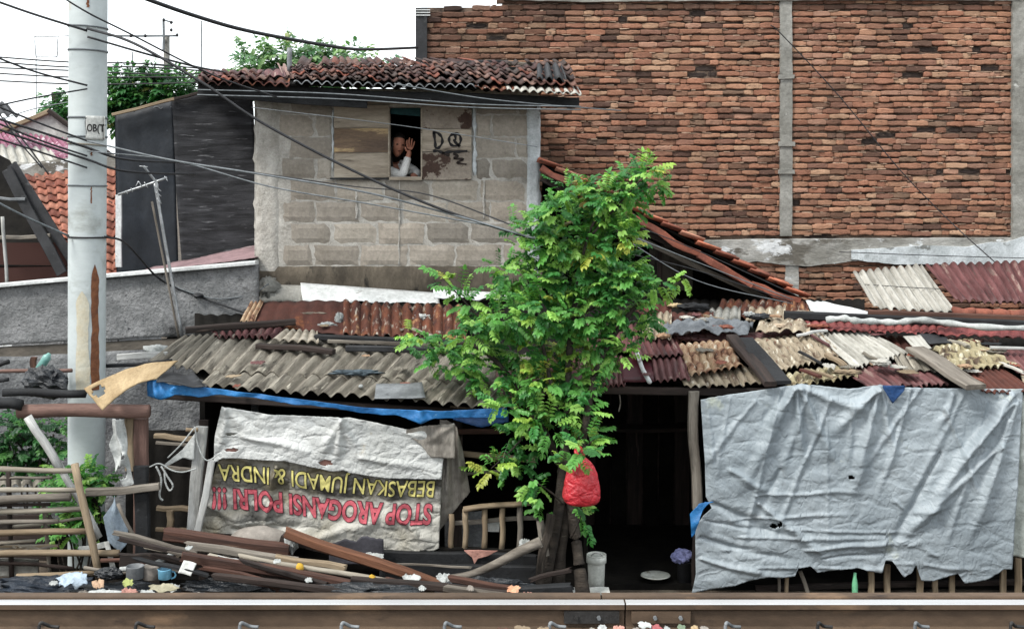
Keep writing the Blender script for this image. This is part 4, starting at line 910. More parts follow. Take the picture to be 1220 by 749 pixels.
for i, (x, y, mm, lb) in enumerate([(840, 382, m_cement, 'pale broken tile shard beside the slate grey tarp'), (955, 372, m_wood_pale, 'pale broken shard under the black beam'), (930, 388, m_orange_t, 'orange cream shard above the dark planks'), (790, 400, m_orange_t, 'orange cream shard above the cream tiles'),
     (862, 390, m_terra, 'terracotta shard below the slate grey tarp'), (975, 388, m_terra, 'terracotta shard left of the red metal tiles'), (1050, 432, m_asb_w, 'pale grey shard between the ribbed sheet and broad plank'), (1010, 443, m_wood_tan, 'tan shard on the yellow tin'), (1150, 436, m_orange_t, 'orange shard at the foot of the yellow tiles'), (818, 378, m_asb_w, 'pale shard left of the slate grey tarp')]):
    rag('shard', (x, y), U(.05, .1), U(.04, .07), U(.012, .025), mm, lb, 'shard', lift=.13, amp=.6)
# loose scraps scattered over both roofs, one of each kind per place
SCM = [('cream', m_orange_t), ('grey', m_asb), ('white', m_asb_w), ('rust brown', m_rust), ('black', m_black), ('tan', m_wood_tan), ('maroon', m_maroon), ('terracotta', m_terra)]
for zn, xa, xb, ya, yb_ in (('above the dark doorway', 760, 860, 378, 446), ('right of the two dark slanting planks', 930, 1010, 392, 446), ('by the ribbed pale sheet', 1010, 1085, 392, 448), ('by the broad weathered plank', 1090, 1160, 400, 455), ('at the right edge of the photo', 1165, 1218, 400, 456), ('high above the slate grey tarp', 775, 940, 362, 384)):
    for nm, mm in SCM:
        if rnd() < .72:
            x_, y_ = U(xa, xb), U(ya, yb_)
            if rnd() < .6: o_ = scrap('roof_scrap', R(x_, y_, .09), U(.03, .09), U(.03, .07), U(.008, .02), mm); tag(o_, nm + ' flake lying on the right roof ' + zn, 'scrap', 'scraps strewn over the right roof')
            else: o_ = bar('roof_batten', R(x_, y_, .10), R(x_ + U(12, 34), y_ + U(2, 16), .10), U(.02, .05), .02, mm, None, ragged=.02); tag(o_, 'short ' + nm + ' batten on the right roof ' + zn, 'batten', 'scraps strewn over the right roof')
for zn, xa, xb, ya, yb_ in (('on the left half of the asbestos sheets', 240, 400, 412, 470), ('on the right half of the asbestos sheets', 410, 570, 420, 470), ('on the rusted sheets', 310, 540, 366, 396)):
    for nm, mm in SCM:
        if rnd() < .5: o_ = scrap('roof_scrap', R(U(xa, xb), U(ya, yb_), .06), U(.02, .06), U(.02, .05), U(.006, .015), mm); tag(o_, nm + ' flake lying ' + zn, 'scrap', 'scraps strewn over the left roof')
# rear roof pieces at the right
rr = root('rear_roof', 'higher lean-to roof of pale grey and maroon corrugated sheets against the brick wall', 'roof', Vector((fx(1120, 12.8), 12.8, 0)))
sheet('pale_sheet', [P(1016, 325, 13.2), P(1098, 315, 13.2), P(1140, 373, 12.35), P(1042, 367, 12.35)], 9, m_asb_w, rr, amp=.02, jag=.02)
sheet('maroon_sheet', [P(1102, 316, 13.2), P(1330, 308, 13.2), P(1340, 366, 12.4), P(1139, 358, 12.4)], 22, m_maroon, rr, amp=.02, jag=.03)
box('wall', fx(1030, 12.6), fx(1330, 12.6), 12.6, 13.8, 0, 1.7, m_soot, rr)
for k in range(9): bar('ridge_tile', P(1136 + k * 22, 372 + k * .9, 12.3), P(1160 + k * 22, 373 + k * .9, 12.3), .13, .10, m_terra, rr, rnd_=True, wob=.008)

# ------------------------------------------------------------------ tarps
def wavy(pts, a=1.5, f=.25, s=0):
    g = poly(pts); return lambda u: g(u) + a * fbm(u * 200 * f, s)
u_ = lambda px: (px - 834) / (1214 - 834)
top = wavy([(u_(834), 476), (u_(860), 471), (u_(895), 466), (u_(940), 459), (u_(953), 457), (u_(980), 460), (u_(1010), 463), (u_(1045), 458), (u_(1060), 461), (u_(1110), 462), (u_(1160), 463), (u_(1218), 463)], 1)
bot = wavy([(u_(826), 708), (u_(850), 703), (u_(887), 697), (u_(900), 692), (u_(925), 687), (u_(940), 688), (u_(957), 686), (u_(960), 676), (u_(976), 674), (u_(983), 682), (u_(1005), 678), (u_(1030), 676), (u_(1060), 683), (u_(1064), 668), (u_(1072), 668), (u_(1086), 688), (u_(1096), 682), (u_(1100), 672), (u_(1107), 692), (u_(1122), 692), (u_(1150), 683), (u_(1158), 695), (u_(1185), 690), (u_(1204), 678)], 1.5, .5, 3)
tl_ = poly([(0, 835), (.35, 840), (.5, 841), (.56, 848), (.60, 838), (.66, 828), (.9, 829), (1, 824)])
tr_ = poly([(0, 1219), (.5, 1213), (1, 1206)])
folds = [(945, 462, 880, 590, 9, .05), (945, 462, 905, 520, 6, .05), (948, 462, 955, 560, 7, .05), (952, 462, 1000, 560, 8, .05), (955, 462, 1060, 500, 10, .04), (1045, 462, 1015, 600, 9, .07), (1045, 462, 985, 520, 8, .05), (1050, 465, 1068, 560, 6, .035),
         (1045, 462, 1005, 490, 6, .04), (1205, 470, 1080, 640, 9, .06), (1205, 480, 1130, 560, 8, .05), (1210, 480, 1165, 640, 9, .05), (1200, 500, 1150, 660, 7, .04), (1190, 530, 1060, 650, 8, .05), (1135, 470, 1115, 520, 7, .03), (905, 600, 1000, 680, 8, .035),
         (850, 600, 930, 640, 8, -.04), (835, 640, 960, 672, 6, -.035), (835, 665, 930, 690, 5, .03), (985, 470, 985, 680, 3, .012), (843, 480, 848, 590, 5, .02), (1120, 540, 1040, 690, 8, -.04), (930, 560, 890, 640, 10, -.03), (870, 560, 940, 600, 8, .03), (840, 620, 960, 640, 4, -.02), (960, 655, 1110, 645, 5, .03), (980, 665, 1090, 655, 3, -.02), (1090, 610, 1140, 600, 6, .025)]
folds += [(x_, 455 + U(0, 30), x_ + U(-90, 60), U(560, 690), U(3, 6), U(.012, .028)) for x_ in (870, 900, 930, 965, 990, 1015, 1060, 1085, 1100, 1125, 1150, 1175, 1200)]
folds += [(U(835, 1150), y_, U(900, 1210), y_ + U(-14, 14), U(2.5, 4), U(.01, .022)) for y_ in (590, 605, 620, 630, 640, 650, 655, 662, 670, 676)]
folds = [(a, b, c, d, w * .7, h * .85) for a, b, c, d, w, h in folds]
tp, TS = cloth('silver_tarp', top, bot, tl_, tr_, 9.42, m_silver, folds, nu=230, nv=150, crease=.010, cs=2.2, ret=True, holes=[(922, 627, 4, 3), (929, 624, 2.5, 4), (1014, 568, 3, 2.2)], seed=3.3)
tag(tp, 'large wrinkled silver grey tarpaulin hung as the wall of the right shack', 'tarpaulin')
tp2 = cloth('silver_tarp', wavy([(0, 470), (1, 474)]), wavy([(0, 662), (.15, 664), (.5, 676), (1, 668)], 3, .5, 4), lambda v: 1203, lambda v: 1332, 9.5, M('grey_green_tarpaulin', H('b9bfb8', .84), H('a0a7a1', .8), scale=2, coord='UV', bump=.5, bscale=16, bdist=.03, rough=.5, rand=False), [(1216, 480, 1222, 600, 5, .03), (1260, 480, 1230, 640, 8, .05)], nu=60, nv=70, crease=.02)
tag(tp2, 'second duller tarpaulin hanging behind the right end of the silver one', 'tarpaulin')
o = cloth('blue_tarp_corner', lambda u: 459, poly([(0, 462), (.45, 481), (1, 464)]), lambda v: 1052, lambda v: 1078, 9.38, m_navy, (), nu=16, nv=10, crease=.02); tag(o, 'dark blue tarp corner sticking out under the eave above the silver tarp', 'tarp')
o = cloth('blue_rag', wavy([(0, 612), (.4, 600), (1, 597)]), wavy([(0, 640), (.5, 636), (1, 606)]), lambda v: 822 + 2 * v, poly([(0, 850), (1, 832)]), 9.36, m_blue, [(850, 598, 824, 632, 4, .03)], nu=24, nv=24, crease=.02); tag(o, 'blue plastic scrap tucked at the left edge of the silver tarp', 'tarp')
# stakes seen under the tarp
def skew(k): return U(-.02, .02)
sk_l = ['thin stake nearest the left edge of the gap under the silver tarp', 'stake just left of the leaning stick under the silver tarp', 'leaning stick under the left half of the silver tarp', 'pale stake right of the green bottle under the silver tarp', 'second pale stake right of the green bottle under the silver tarp',
        'stake under the torn notch of the silver tarp', 'stake right of the torn notch of the silver tarp', 'short stake midway between the notch and the right corner', 'stake left of the two at the right corner of the tarp', 'rightmost stake under the silver tarp']
for k, (px, w, py, dx) in enumerate([(928, .02, 684, 0), (937, .03, 684, 0), (956, .02, 680, -12), (1038, .045, 672, 1), (1057, .045, 672, 1), (1096, .05, 664, 0), (1114, .04, 678, 0), (1134, .04, 680, 0), (1195, .045, 672, 0), (1213, .05, 664, 0)]):
    o = bar('fence_stake', P(px - dx * .3 - (6 if dx < 0 else 0), py, 9.52), P(px + (10 if dx < 0 else 0), 716, 9.52), w, .03, m_wood_tan if k not in (0, 2) else m_wood_grey, None, wob=.003); tag(o, sk_l[k], 'stake', 'fence stakes under the silver tarp')
o = bar('fence_rail', P(900, 700, 9.6), P(1330, 690, 9.6), .05, .04, m_wood_dark, None); tag(o, 'dark horizontal rail behind the stakes under the silver tarp', 'rail')
o = lathe('bottle', P(1018.5, 710, 9.45), [(.018, 0), (.022, .01), (.022, .09), (.018, .12), (.012, .15), (.012, .175), (.010, .178)], m_glassgreen, k=16); tag(o, 'green plastic bottle standing under the silver tarp', 'bottle')
o = bar('door_post', P(826, 466, 9.55), P(831, 606, 9.5), .075, .06, m_wood_grey, None, rnd_=False, wob=.006, bend=.01); tag(o, 'weathered grey post between the dark doorway and the silver tarp', 'post')
o = bar('door_post', P(831, 600, 9.6), P(831, 715, 9.6), .075, .06, m_wood_dark, None, wob=.006); tag(o, 'dark lower stub of the doorway post behind the silver tarp edge', 'post')

# ---- white banner with upside down lettering
bu = lambda px: (px - 262) / (526 - 262)
btop = wavy([(0, 489), (bu(318), 497), (bu(360), 499), (bu(407), 500), (bu(480), 516), (1, 508)], 1)
bbot = wavy([(0, 634), (.12, 636), (.3, 640), (.45, 645), (bu(400), 648), (bu(457), 657), (bu(470), 655), (bu(488), 658), (bu(493), 678), (bu(499), 678), (bu(505), 655), (bu(520), 656), (1, 652)], 1.5, .4, 8)
bl_ = poly([(0, 262), (.35, 262), (.45, 258), (1, 236)]); br_ = poly([(0, 524), (.3, 527), (1, 523)])
yb = poly([(252, 552), (330, 557), (400, 567), (460, 571), (520, 573)]); rb_ = poly([(250, 580), (330, 586), (400, 596), (460, 600), (520, 601)])
def bcol(px, py):
    c = H('bab8b0', .85); t = yb(px) ; d = H('4a4844', .7); dd = H('232322', .7)
    n_ = fbm(px * .03, py * .05, 5)
    if t - 14 < py < t + 30:
        k = min(1, (py - t + 14) / 8, (t + 30 - py) / 8) * (.9 + 1.6 * n_)
        if px < 345: k += .35
        c = tuple(lerp(a, b, max(0, min(1, k))) for a, b in zip(c, d))
    if py > rb_(px) + 18 and px < 350 and py < rb_(px) + 38 + 12 * n_:
        c = tuple(lerp(a, b, max(0, min(1, .9 - (px - 300) * .012 if px > 300 else .35 + (px - 260) * .012))) for a, b in zip(c, dd))
    g_ = max(0, fbm(px * .022 + 9, py * .03, 2)) * 1.5; gd = H('8e8468', .8); c = tuple(lerp(a, b, min(.8, g_)) for a, b in zip(c, gd))
    if px > 505 and py > 575: c = tuple(a * .9 for a in c)
    return c
bfold = [(407, 500, 400, 560, 6, .03), (400, 520, 360, 575, 6, .03), (330, 555, 322, 600, 5, .05), (322, 600, 312, 640, 4, .03), (300, 560, 420, 585, 10, .02), (430, 560, 500, 590, 9, .03), (380, 640, 520, 600, 10, .025), (250, 600, 300, 632, 8, .04), (360, 560, 420, 640, 5, -.015), (480, 620, 520, 650, 6, .03), (280, 630, 400, 628, 7, -.03), (470, 520, 460, 640, 5, .015)]
bn, BS = cloth('banner', btop, bbot, bl_, br_, 9.36, m_print, bfold, nu=170, nv=110, crease=.016, cs=3.4, col=bcol, ret=True, seed=8.1)
tag(bn, 'dirty white cloth banner with upside down yellow and red lettering on the left shack', 'banner')
def letter(s, x0, x1, base, hgt, m_in, m_out, off_in, off_out, nm):
    for off, mm, dy in ((off_out, m_out, -.008), (off_in, m_in, -.013)):
        V, Fc = text_tris(s, off, 1.0)
        mnx = min(v.x for v in V); mxx = max(v.x for v in V); mx_h = .73
        if off == off_out: rng = (mnx, mxx)
        mnx, mxx = rng; W_ = []
        for v in V:
            t = (v.x - mnx) / (mxx - mnx); px = lerp(x0, x1, t); py = base(px) + v.y / mx_h * hgt
            px += -v.y * 3.2 * (1 if t < .5 else -.4)
            W_.append(BS(px, py, .5, dy))
        mk(nm, W_, [tuple(reversed(f)) for f in Fc], mm, bn)
letter('BEBASKAN JUMADI & INDRA', 519, 259, yb, 20, m_let_y, m_let_k, .008, .042, 'yellow_lettering')
letter('STOP AROGANSI POLRI !!!', 516, 253, rb_, 24, m_let_r, m_ink, .028, .056, 'red_lettering')
ft = wavy([(0, 484), (bu(318), 494), (bu(407), 497), (bu(480), 513), (1, 504)], .8)
fb = wavy([(0, 552), (.04, 546), (bu(290), 546), (bu(320), 548), (bu(345), 549), (bu(375), 556), (bu(400), 562), (bu(414), 561), (bu(420), 564), (bu(460), 569), (bu(500), 571), (1, 571)], 1.3, .4, 2)
flp = cloth('folded_flap', ft, fb, poly([(0, 264), (.5, 256), (1, 254)]), poly([(0, 541), (.45, 541), (.5, 529), (1, 526)]), 9.31, m_wtarp, [(269, 487, 262, 540, 5, .03), (269, 487, 300, 520, 6, .02), (407, 499, 404, 550, 4, .035), (407, 499, 380, 550, 6, .03), (407, 499, 430, 540, 6, .03), (480, 514, 520, 520, 6, .02), (290, 520, 390, 540, 5, .02), (430, 545, 520, 560, 5, .02)],
            nu=150, nv=50, crease=.016, cs=3.0, parent=bn, holes=[(276, 536, 8, 2.2), (275, 517, 6, 1.6), (388, 551, 8, 3.5)], seed=1.7)
o = cloth('red_patch', lambda u: 545, lambda u: 558, lambda v: 374, lambda v: 400, 9.33, m_rag_p, (), nu=10, nv=8, parent=bn)
o = cloth('red_patch', lambda u: 532, lambda u: 541, lambda v: 266, lambda v: 287, 9.33, m_rag_p, (), nu=10, nv=8, parent=bn)
# grey cloth right of the banner, and its tan fold
o = cloth('grey_curtain', wavy([(0, 500), (.4, 500), (1, 508)]), wavy([(0, 632), (.4, 612), (1, 586)], 3, .3), poly([(0, 524), (1, 524)]), poly([(0, 545), (.4, 552), (1, 560)]), 9.45, m_rag_t, [(535, 510, 530, 620, 4, .05), (545, 510, 550, 600, 5, .05), (528, 560, 526, 620, 4, .03)], nu=40, nv=60, crease=.02)
tag(o, 'ragged brown grey curtain hanging right of the white banner', 'cloth')
o = cloth('tan_flap', wavy([(0, 512), (.3, 508), (1, 504)]), wavy([(0, 516), (.3, 530), (.5, 545), (1, 546)]), lambda v: 484, lambda v: 542, 9.29, m_rag_t, [(541, 505, 500, 530, 5, .02)], nu=30, nv=20, crease=.01); tag(o, 'tan stained cloth corner over the top right of the white banner', 'cloth')
# blue tarp fringe below the left eave
be = poly([(176, 452), (205, 459), (240, 463), (330, 474), (440, 488), (520, 492), (604, 487)])
o = cloth('blue_tarp', lambda u: be(lerp(176, 604, u)) - 2, lambda u: be(lerp(176, 604, u)) + .8 * poly([(0, 24), (.04, 24), (.08, 12), (.14, 13), (.2, 6), (.3, 4), (.4, 6), (.5, 4), (.6, 6), (.70, 7), (.76, 17), (.8, 9), (.9, 9), (1, 14)])(u) + 1.5 * fbm(u * 30, 2), lambda v: 176, lambda v: 604, 9.22, m_blue, [(185, 455, 190, 480, 4, .04), (210, 460, 205, 476, 4, .03), (500, 490, 505, 510, 6, .04)], nu=150, nv=10, crease=.03)
tag(o, 'bright blue tarp fringe hanging along the left eave', 'tarp')
o = cloth('navy_tarp', lambda u: 488, wavy([(0, 500), (.5, 508), (1, 502)]), lambda v: 540, lambda v: 606, 9.3, m_navy, (), nu=30, nv=8, crease=.03); tag(o, 'dark blue tarp end under the left eave beside the tree', 'tarp')
o = sheet('black_sheet', [P(192, 443, 9.5), P(232, 446, 9.5), P(245, 460, 9.15), P(186, 456, 9.15)], 1, m_darkmet, None, amp=.01); tag(o, 'curled dark sheet at the left corner of the asbestos roof', 'sheet')
rag('rag', (215, 464), .05, .03, .02, m_red, 'small red scrap between the dark sheet and the blue tarp', lift=.05)
yq = [P(100, 463, 9.0), P(212, 430, 9.5), P(186, 452, 9.2), P(122, 489, 8.9)]
f0 = quad_fn(yq)
o = grid('yellow_board', lambda u, v: f0(u, v) + Vector((0, 0, .05 * math.sin(u * 3.1) + .01 * fbm(u * 5, v * 3))), 40, 14, m_yboard, None, .008, skip=lambda u, v: ((u - .1) / .07) ** 2 + ((v - .35) / .22) ** 2 < 1, uvs=lambda u, v: (u, v * .3)); tag(o, 'torn yellow board slanting down from the left roof corner over the log', 'board')
# ------------------------------------------------------------------ big concrete pole
PY_ = 9.8; SP = PY_ / F
pp_ = root('utility_pole', 'large pale concrete pole with a small white number plate and a rust streak', 'pole', Vector(((104 - CX) * SP, PY_, 0)))
def prad(py): return lerp(22.3, 21.3, py / 560) * SP
def pcx(py): return (lerp(105, 103, py / 560) - CX) * SP
def pole_pt(px, py, out=0.0):
    r = prad(py) + out; cx = pcx(py); d = (px - CX) * SP - cx; d = max(-r * .999, min(r * .999, d))
    return Vector((cx + d, PY_ - math.sqrt(r * r - d * d), CZ - (py - HZ) * SP))
def pole():
    V, Fc = [], []; k = 40; rows = [-160 + i * 10 for i in range(84)]
    for py in rows:
        for q in range(k):
            t = 2 * math.pi * q / k; V.append((pcx(py) + prad(py) * math.cos(t), PY_ + prad(py) * math.sin(t), CZ - (py - HZ) * SP))
    for i in range(len(rows) - 1):
        for q in range(k): a = i * k + q; b = i * k + (q + 1) % k; Fc.append((a, a + k, b + k, b))
    mk('shaft', V, Fc, m_pole, pp_, True)
pole()
def ring(py, dpy, r, m, name='steel_band', h=.012):
    V, Fc = [], []; k = 40
    for q in range(k + 1):
        t = 2 * math.pi * q / k; x = math.cos(t); pyy = py + dpy * x; R_ = prad(pyy) + r; c = Vector((pcx(pyy), PY_, CZ - (pyy - HZ) * SP))
        d = Vector((x, math.sin(t), 0)); V += [c + d * R_ + Vector((0, 0, h / 2)), c + d * R_ - Vector((0, 0, h / 2))]
    Fc = [(2 * q, 2 * q + 1, 2 * q + 3, 2 * q + 2) for q in range(k)]
    return mk(name, V, Fc, m, pp_, True, solid=.004)
ring(33, 1.5, .006, m_wire_g); ring(61, 1, .005, m_wire_g); ring(140.5, .3, .005, m_wire_g, h=.014); ring(163, .3, .005, m_wire_g, h=.014); ring(172, 1.5, .008, m_wood_pale); ring(221, .5, .005, m_wire_g); ring(282, .5, .006, m_wire)
bar('band_clip', pole_pt(110, 141, .01), pole_pt(110, 163, .01), .006, .006, m_wire_g, pp_)
pl = grid('number_plate', lambda u, v: pole_pt(lerp(110, 128.5, u), lerp(139, 167, v), .012 + (.02 if u > .95 else 0)), 14, 8, m_card, pp_, .004, uvs=lambda u, v: (u, v))
def plate_text():
    V, Fc = text_tris('OB(T', .02, 1.0); mn = min(v.x for v in V); mxx = max(v.x for v in V)
    W_ = [pole_pt(lerp(111.6, 128.2, (v.x - mn) / (mxx - mn)), 157.5 - v.y / .73 * 9, .018) for v in V]
    mk('lettering', W_, Fc, m_let_k, pl)
plate_text()
def streak(name, px0, px1, py0, py1, m, par=pp_):
    s = U(0, 9)
    def f(u, v):
        py = lerp(py0, py1, v); w = poly([(0, .05), (.06, .6), (.12, .9), (.5, .75), (.8, 1), (1, .9)])(v)
        c = (px0 + px1) / 2; return pole_pt(c + (u - .5) * (px1 - px0) * w + fbm(v * 9, s) * 1.5, py, .004 + .004 * fbm(v * 20, u * 3))
    grid(name, f, 6, 40, m, par, 0)
m_streak = M('rust_brown_spall', H('8a5a3c', .75), H('6a4230', .7), scale=14, stains=[(8, H('a97b54', .75), .58, .66)], bump=.6, rand=False)
m_spall = M('cream_spall', H('c3c2b4', .82), H('c0b69e', .8), scale=8, bump=.4, rand=False, fine=.1)
streak('cream_spall', 97, 114, 345, 462, m_spall); streak('rust_streak', 114.5, 122.5, 314, 462, m_streak); streak('rust_streak', 110.5, 113.5, -8, 12, m_streak); streak('rust_streak', 114.5, 116, 222, 242, m_streak)
streak('rust_streak', 114.5, 116.5, 176, 186, m_streak)
# ------------------------------------------------------------------ cables
def cable(pts, r, label, m=m_wire, group='cables strung past the pole'):
    o = tube('cable', [P(*p) for p in pts], r, m, k=6, n=8); return tag(o, label, 'cable', group)
cable([(150, -12, 9), (172, -2, 9.2), (235, 20, 9.6), (300, 38, 10), (400, 56, 11), (440, 59, 12), (497, 57, 13.8)], .016, 'thickest black cable crossing the white sky at the top towards the brick wall')
cable([(-20, -4, 9.4), (40, 17, 9.5), (104, 37, 9.62)], .010, 'black cable from the upper left corner to the concrete pole')
cable([(104, 34, 9.62), (160, 52, 9.3), (240, 98, 9.2), (310, 145, 9.2), (420, 203, 9.2), (520, 247, 9.2), (625, 282, 9.2)], .011, 'long black cable sweeping from the pole top across the block house into the tree')
cable([(104, 44, 9.62), (180, 66, 9.8), (235, 80, 10.5), (268, 86, 11.4)], .009, 'black cable from the pole to the left end of the tiled roof')
cable([(60, -12, 9.4), (104, 15, 9.5), (150, 38, 9.8), (250, 88, 10.5), (330, 116, 11.3)], .007, 'thin black cable running above the charred boards to the fascia')
cable([(104, 168, 9.62), (200, 190, 9.5), (300, 206, 9.4), (430, 228, 9.3), (540, 256, 9.2), (640, 285, 9.1)], .008, 'pale grey cable from the pole band across the middle of the block house', m_wire_g)
cable([(104, 180, 9.62), (210, 192, 9.6), (320, 222, 9.5), (440, 243, 9.4), (600, 272, 9.3)], .006, 'faint thin cable just below the pale grey cable on the block house', m_wire_g)
cable([(300, 205, 11.6), (420, 222, 11.3), (510, 232, 11.0), (620, 272, 9.6)], .006, 'dark thin cable across the lower window boards to the tree')
for k, (a, b, c, d, lb) in enumerate([(66, 74, 76, 84, 'topmost'), (72, 80, 80, 86, 'second'), (80, 84, 88, 88, 'third'), (86, 92, 92, 93, 'fourth'), (95, 100, 100, 98, 'fifth')]):
    cable([(-30, a, 20), (80, b, 20), (170, c, 20), (262, d, 20)], .013, lb + ' of the five thin far cables crossing the sky behind the pole', group='far cables behind the pole')
cable([(-20, 62, 9.2), (40, 85, 9.4), (104, 102, 9.62)], .008, 'black cable dropping from the left sky to the pole below the sky cables')
cable([(-20, 130, 9.2), (40, 117, 9.4), (104, 106, 9.62)], .007, 'thin cable rising from the left edge to the pole')
cable([(-20, 150, 12), (40, 130, 12), (104, 118, 11)], .005, 'faint cable rising behind the pole above the pink roof', m_wire_g)
for k, (a, b, c, lb) in enumerate([(120, 148, 168, 'uppermost'), (136, 158, 176, 'second'), (140, 168, 186, 'middle'), (148, 172, 190, 'fourth'), (160, 182, 200, 'lowest')]):
    cable([(-20, a, 9.3), (50, b, 9.5), (104, c, 9.63), (150, c + 14, 9.8), (232, c + 18, 10.8)] if k in (1, 3) else [(-20, a, 9.3), (50, b, 9.5), (104, c, 9.63)], .008 + .002 * (k % 2), lb + ' of the five black cables fanning across the pink roof to the pole', group='cables over the pink roof')
cable([(-10, 122, 13), (20, 165, 13), (50, 200, 13)], .008, 'steep black cable falling across the pink roof')
cable([(4, 140, 13), (30, 170, 13), (58, 208, 13)], .008, 'second steep black cable falling across the pink roof')
cable([(-20, 232, 9.2), (30, 258, 9.4), (82, 281, 9.66)], .009, 'grey cable from the left edge over the slanting board to the pole', m_wire_g)
cable([(125, 282, 9.7), (150, 290, 10.6), (185, 328, 11.3), (208, 342, 11.45), (235, 352, 11.47), (250, 358, 11.45), (290, 372, 11.4), (330, 384, 11.35)], .009, 'twisted black cable sagging along the grey wall from the pole')
cable([(200, 338, 11.47), (232, 350, 11.45), (262, 356, 11.45), (300, 350, 11.5), (320, 338, 11.7)], .006, 'thin cable rising from the wall to the cement rubble', m_wire_g)
b_ = blob('cable_joint', P(236, 352, 11.44), .045, .03, .022, m_wire, amp=.4); tag(b_, 'black taped joint on the cable along the grey wall', 'cable joint')
for k, (a, b, lb) in enumerate([(107, 127, 'upper'), (113, 131, 'lower')]): cable([(235, a, 11.3), (400, a + 5, 11.3), (560, b - 3, 11.3), (692, b, 11.3)], .006, lb + ' of two thin pale cables along the black fascia of the block house', m_wire_g, 'cables along the fascia')
cable([(300, 128, 11.5), (480, 150, 11.4), (640, 175, 11.4)], .004, 'hair thin cable passing in front of the open window', m_wire_g)
cable([(470, 100, 11.0), (580, 118, 11.3), (690, 128, 11.5), (740, 132, 12)], .006, 'thin cable under the right end of the tiled roof', m_wire_g)
cable([(918, 30, 13.85), (932, 42, 13.85), (1000, 115, 13.85), (1070, 200, 13.85), (1130, 262, 13.8), (1185, 312, 13.3)], .006, 'thin dark cable running diagonally down the brick wall')
for k, (a, b, c, lb) in enumerate([(262, 298, 350, 'uppermost'), (276, 312, 357, 'second'), (300, 322, 360, 'third'), (282, 334, 362, 'lowest')]):
    cable([(740, a, 11.3), (830, b, 11.3), (945, c, 11.4)], .005, lb + ' of four thin cables sagging under the terracotta edge', m_wire_g if k % 2 else m_wire, 'cables under the terracotta edge')
cable([(1000, 300, 13.8), (1100, 304, 13.8), (1240, 308, 13.8)], .005, 'thin dark cable along the cement beam of the brick wall')
cable([(1018, 338, 12.9), (1120, 344, 12.7), (1240, 346, 12.8)], .004, 'thin dark cable lying over the maroon and pale rear sheets')
# ------------------------------------------------------------------ antenna masts, far poles, far trees
an = root('tv_antenna', 'leaning rooftop aerial with bent pale elements on two thin poles', 'antenna', P(215, 400, 10.9))
bar('mast', P(217, 402, 10.9), P(184, 216, 10.9), .028, .028, m_alu, an, rnd_=True, wob=.001); bar('mast', P(213, 402, 10.95), P(181, 240, 10.95), .020, .020, m_wood_grey, an, rnd_=True, wob=.001)
bar('boom', P(141, 232, 10.9), P(199, 212, 10.85), .022, .022, m_alu, an, rnd_=True, wob=.0005); bar('boom', P(171, 198, 10.85), P(187, 218, 10.9), .022, .022, m_alu, an, rnd_=True, wob=.0005)
bar('reflector', P(185, 214, 10.86), P(190, 243, 10.86), .026, .02, m_alu, an)
for i, (x0, y0, x1, y1) in enumerate([(162, 222, 165, 216), (165, 216, 169, 222), (172, 217, 176, 224), (156, 224, 158, 229), (185, 222, 192, 228), (186, 229, 192, 234), (187, 236, 191, 242), (166, 198, 176, 199), (196, 210, 200, 216), (150, 227, 152, 231)]):
    bar('element', P(x0, y0, 10.84), P(x1, y1, 10.84), .009, .009, m_alu, an, rnd_=True, wob=.0005)
up = root('far_utility_pole', 'distant grey utility pole with crossarm above the trees', 'pole', P(198, 400, 40))
bar('shaft', P(198.5, 330, 40), P(198.5, 43, 40), .20, .20, m_cement, up, rnd_=True); bar('shaft', P(195, 60, 39.8), P(195, 24, 39.8), .07, .05, m_wire_g, up)
bar('crossarm', P(128, 43, 39.8), P(212, 43, 39.8), .06, .06, m_wire_g, up); bar('crossarm', P(184, 77, 39.8), P(207, 79, 39.8), .07, .07, m_wire_g, up)
for (x, y) in ((156, 43), (173, 43), (211, 42), (204, 27), (204, 36), (195, 24)): blob('insulator', P(x, y, 39.7), .05, .05, .06, m_wire, up, amp=.1, k=8)
bar('bracket', P(184, 77, 39.8), P(184, 90, 39.8), .05, .05, m_wire_g, up); bar('bracket', P(195, 24, 39.8), P(206, 27, 39.8), .05, .05, m_wire_g, up)
for px, ya, yb2, lb in ((240, 25, 110, 'thin bare aerial mast standing right of the distant pole'), (158, 62, 110, 'short thin aerial mast standing left of the distant pole')):
    o = bar('aerial_mast', P(px, ya, 34), P(px, yb2 + 60, 34), .035, .035, m_wire_g, None, rnd_=True); tag(o, lb, 'mast')
fa = root('frame_aerial', 'faint rectangular frame aerial against the sky left of the concrete pole', 'antenna', P(55, 120, 34))
for a, b in (((41, 44), (84, 43)), ((41, 44), (43, 68)), ((69, 43), (68, 68)), ((43, 68), (68, 68)), ((43, 68), (43, 250))): bar('tube', P(*a, 34), P(*b, 34), .03, .03, m_alu, fa, rnd_=True)
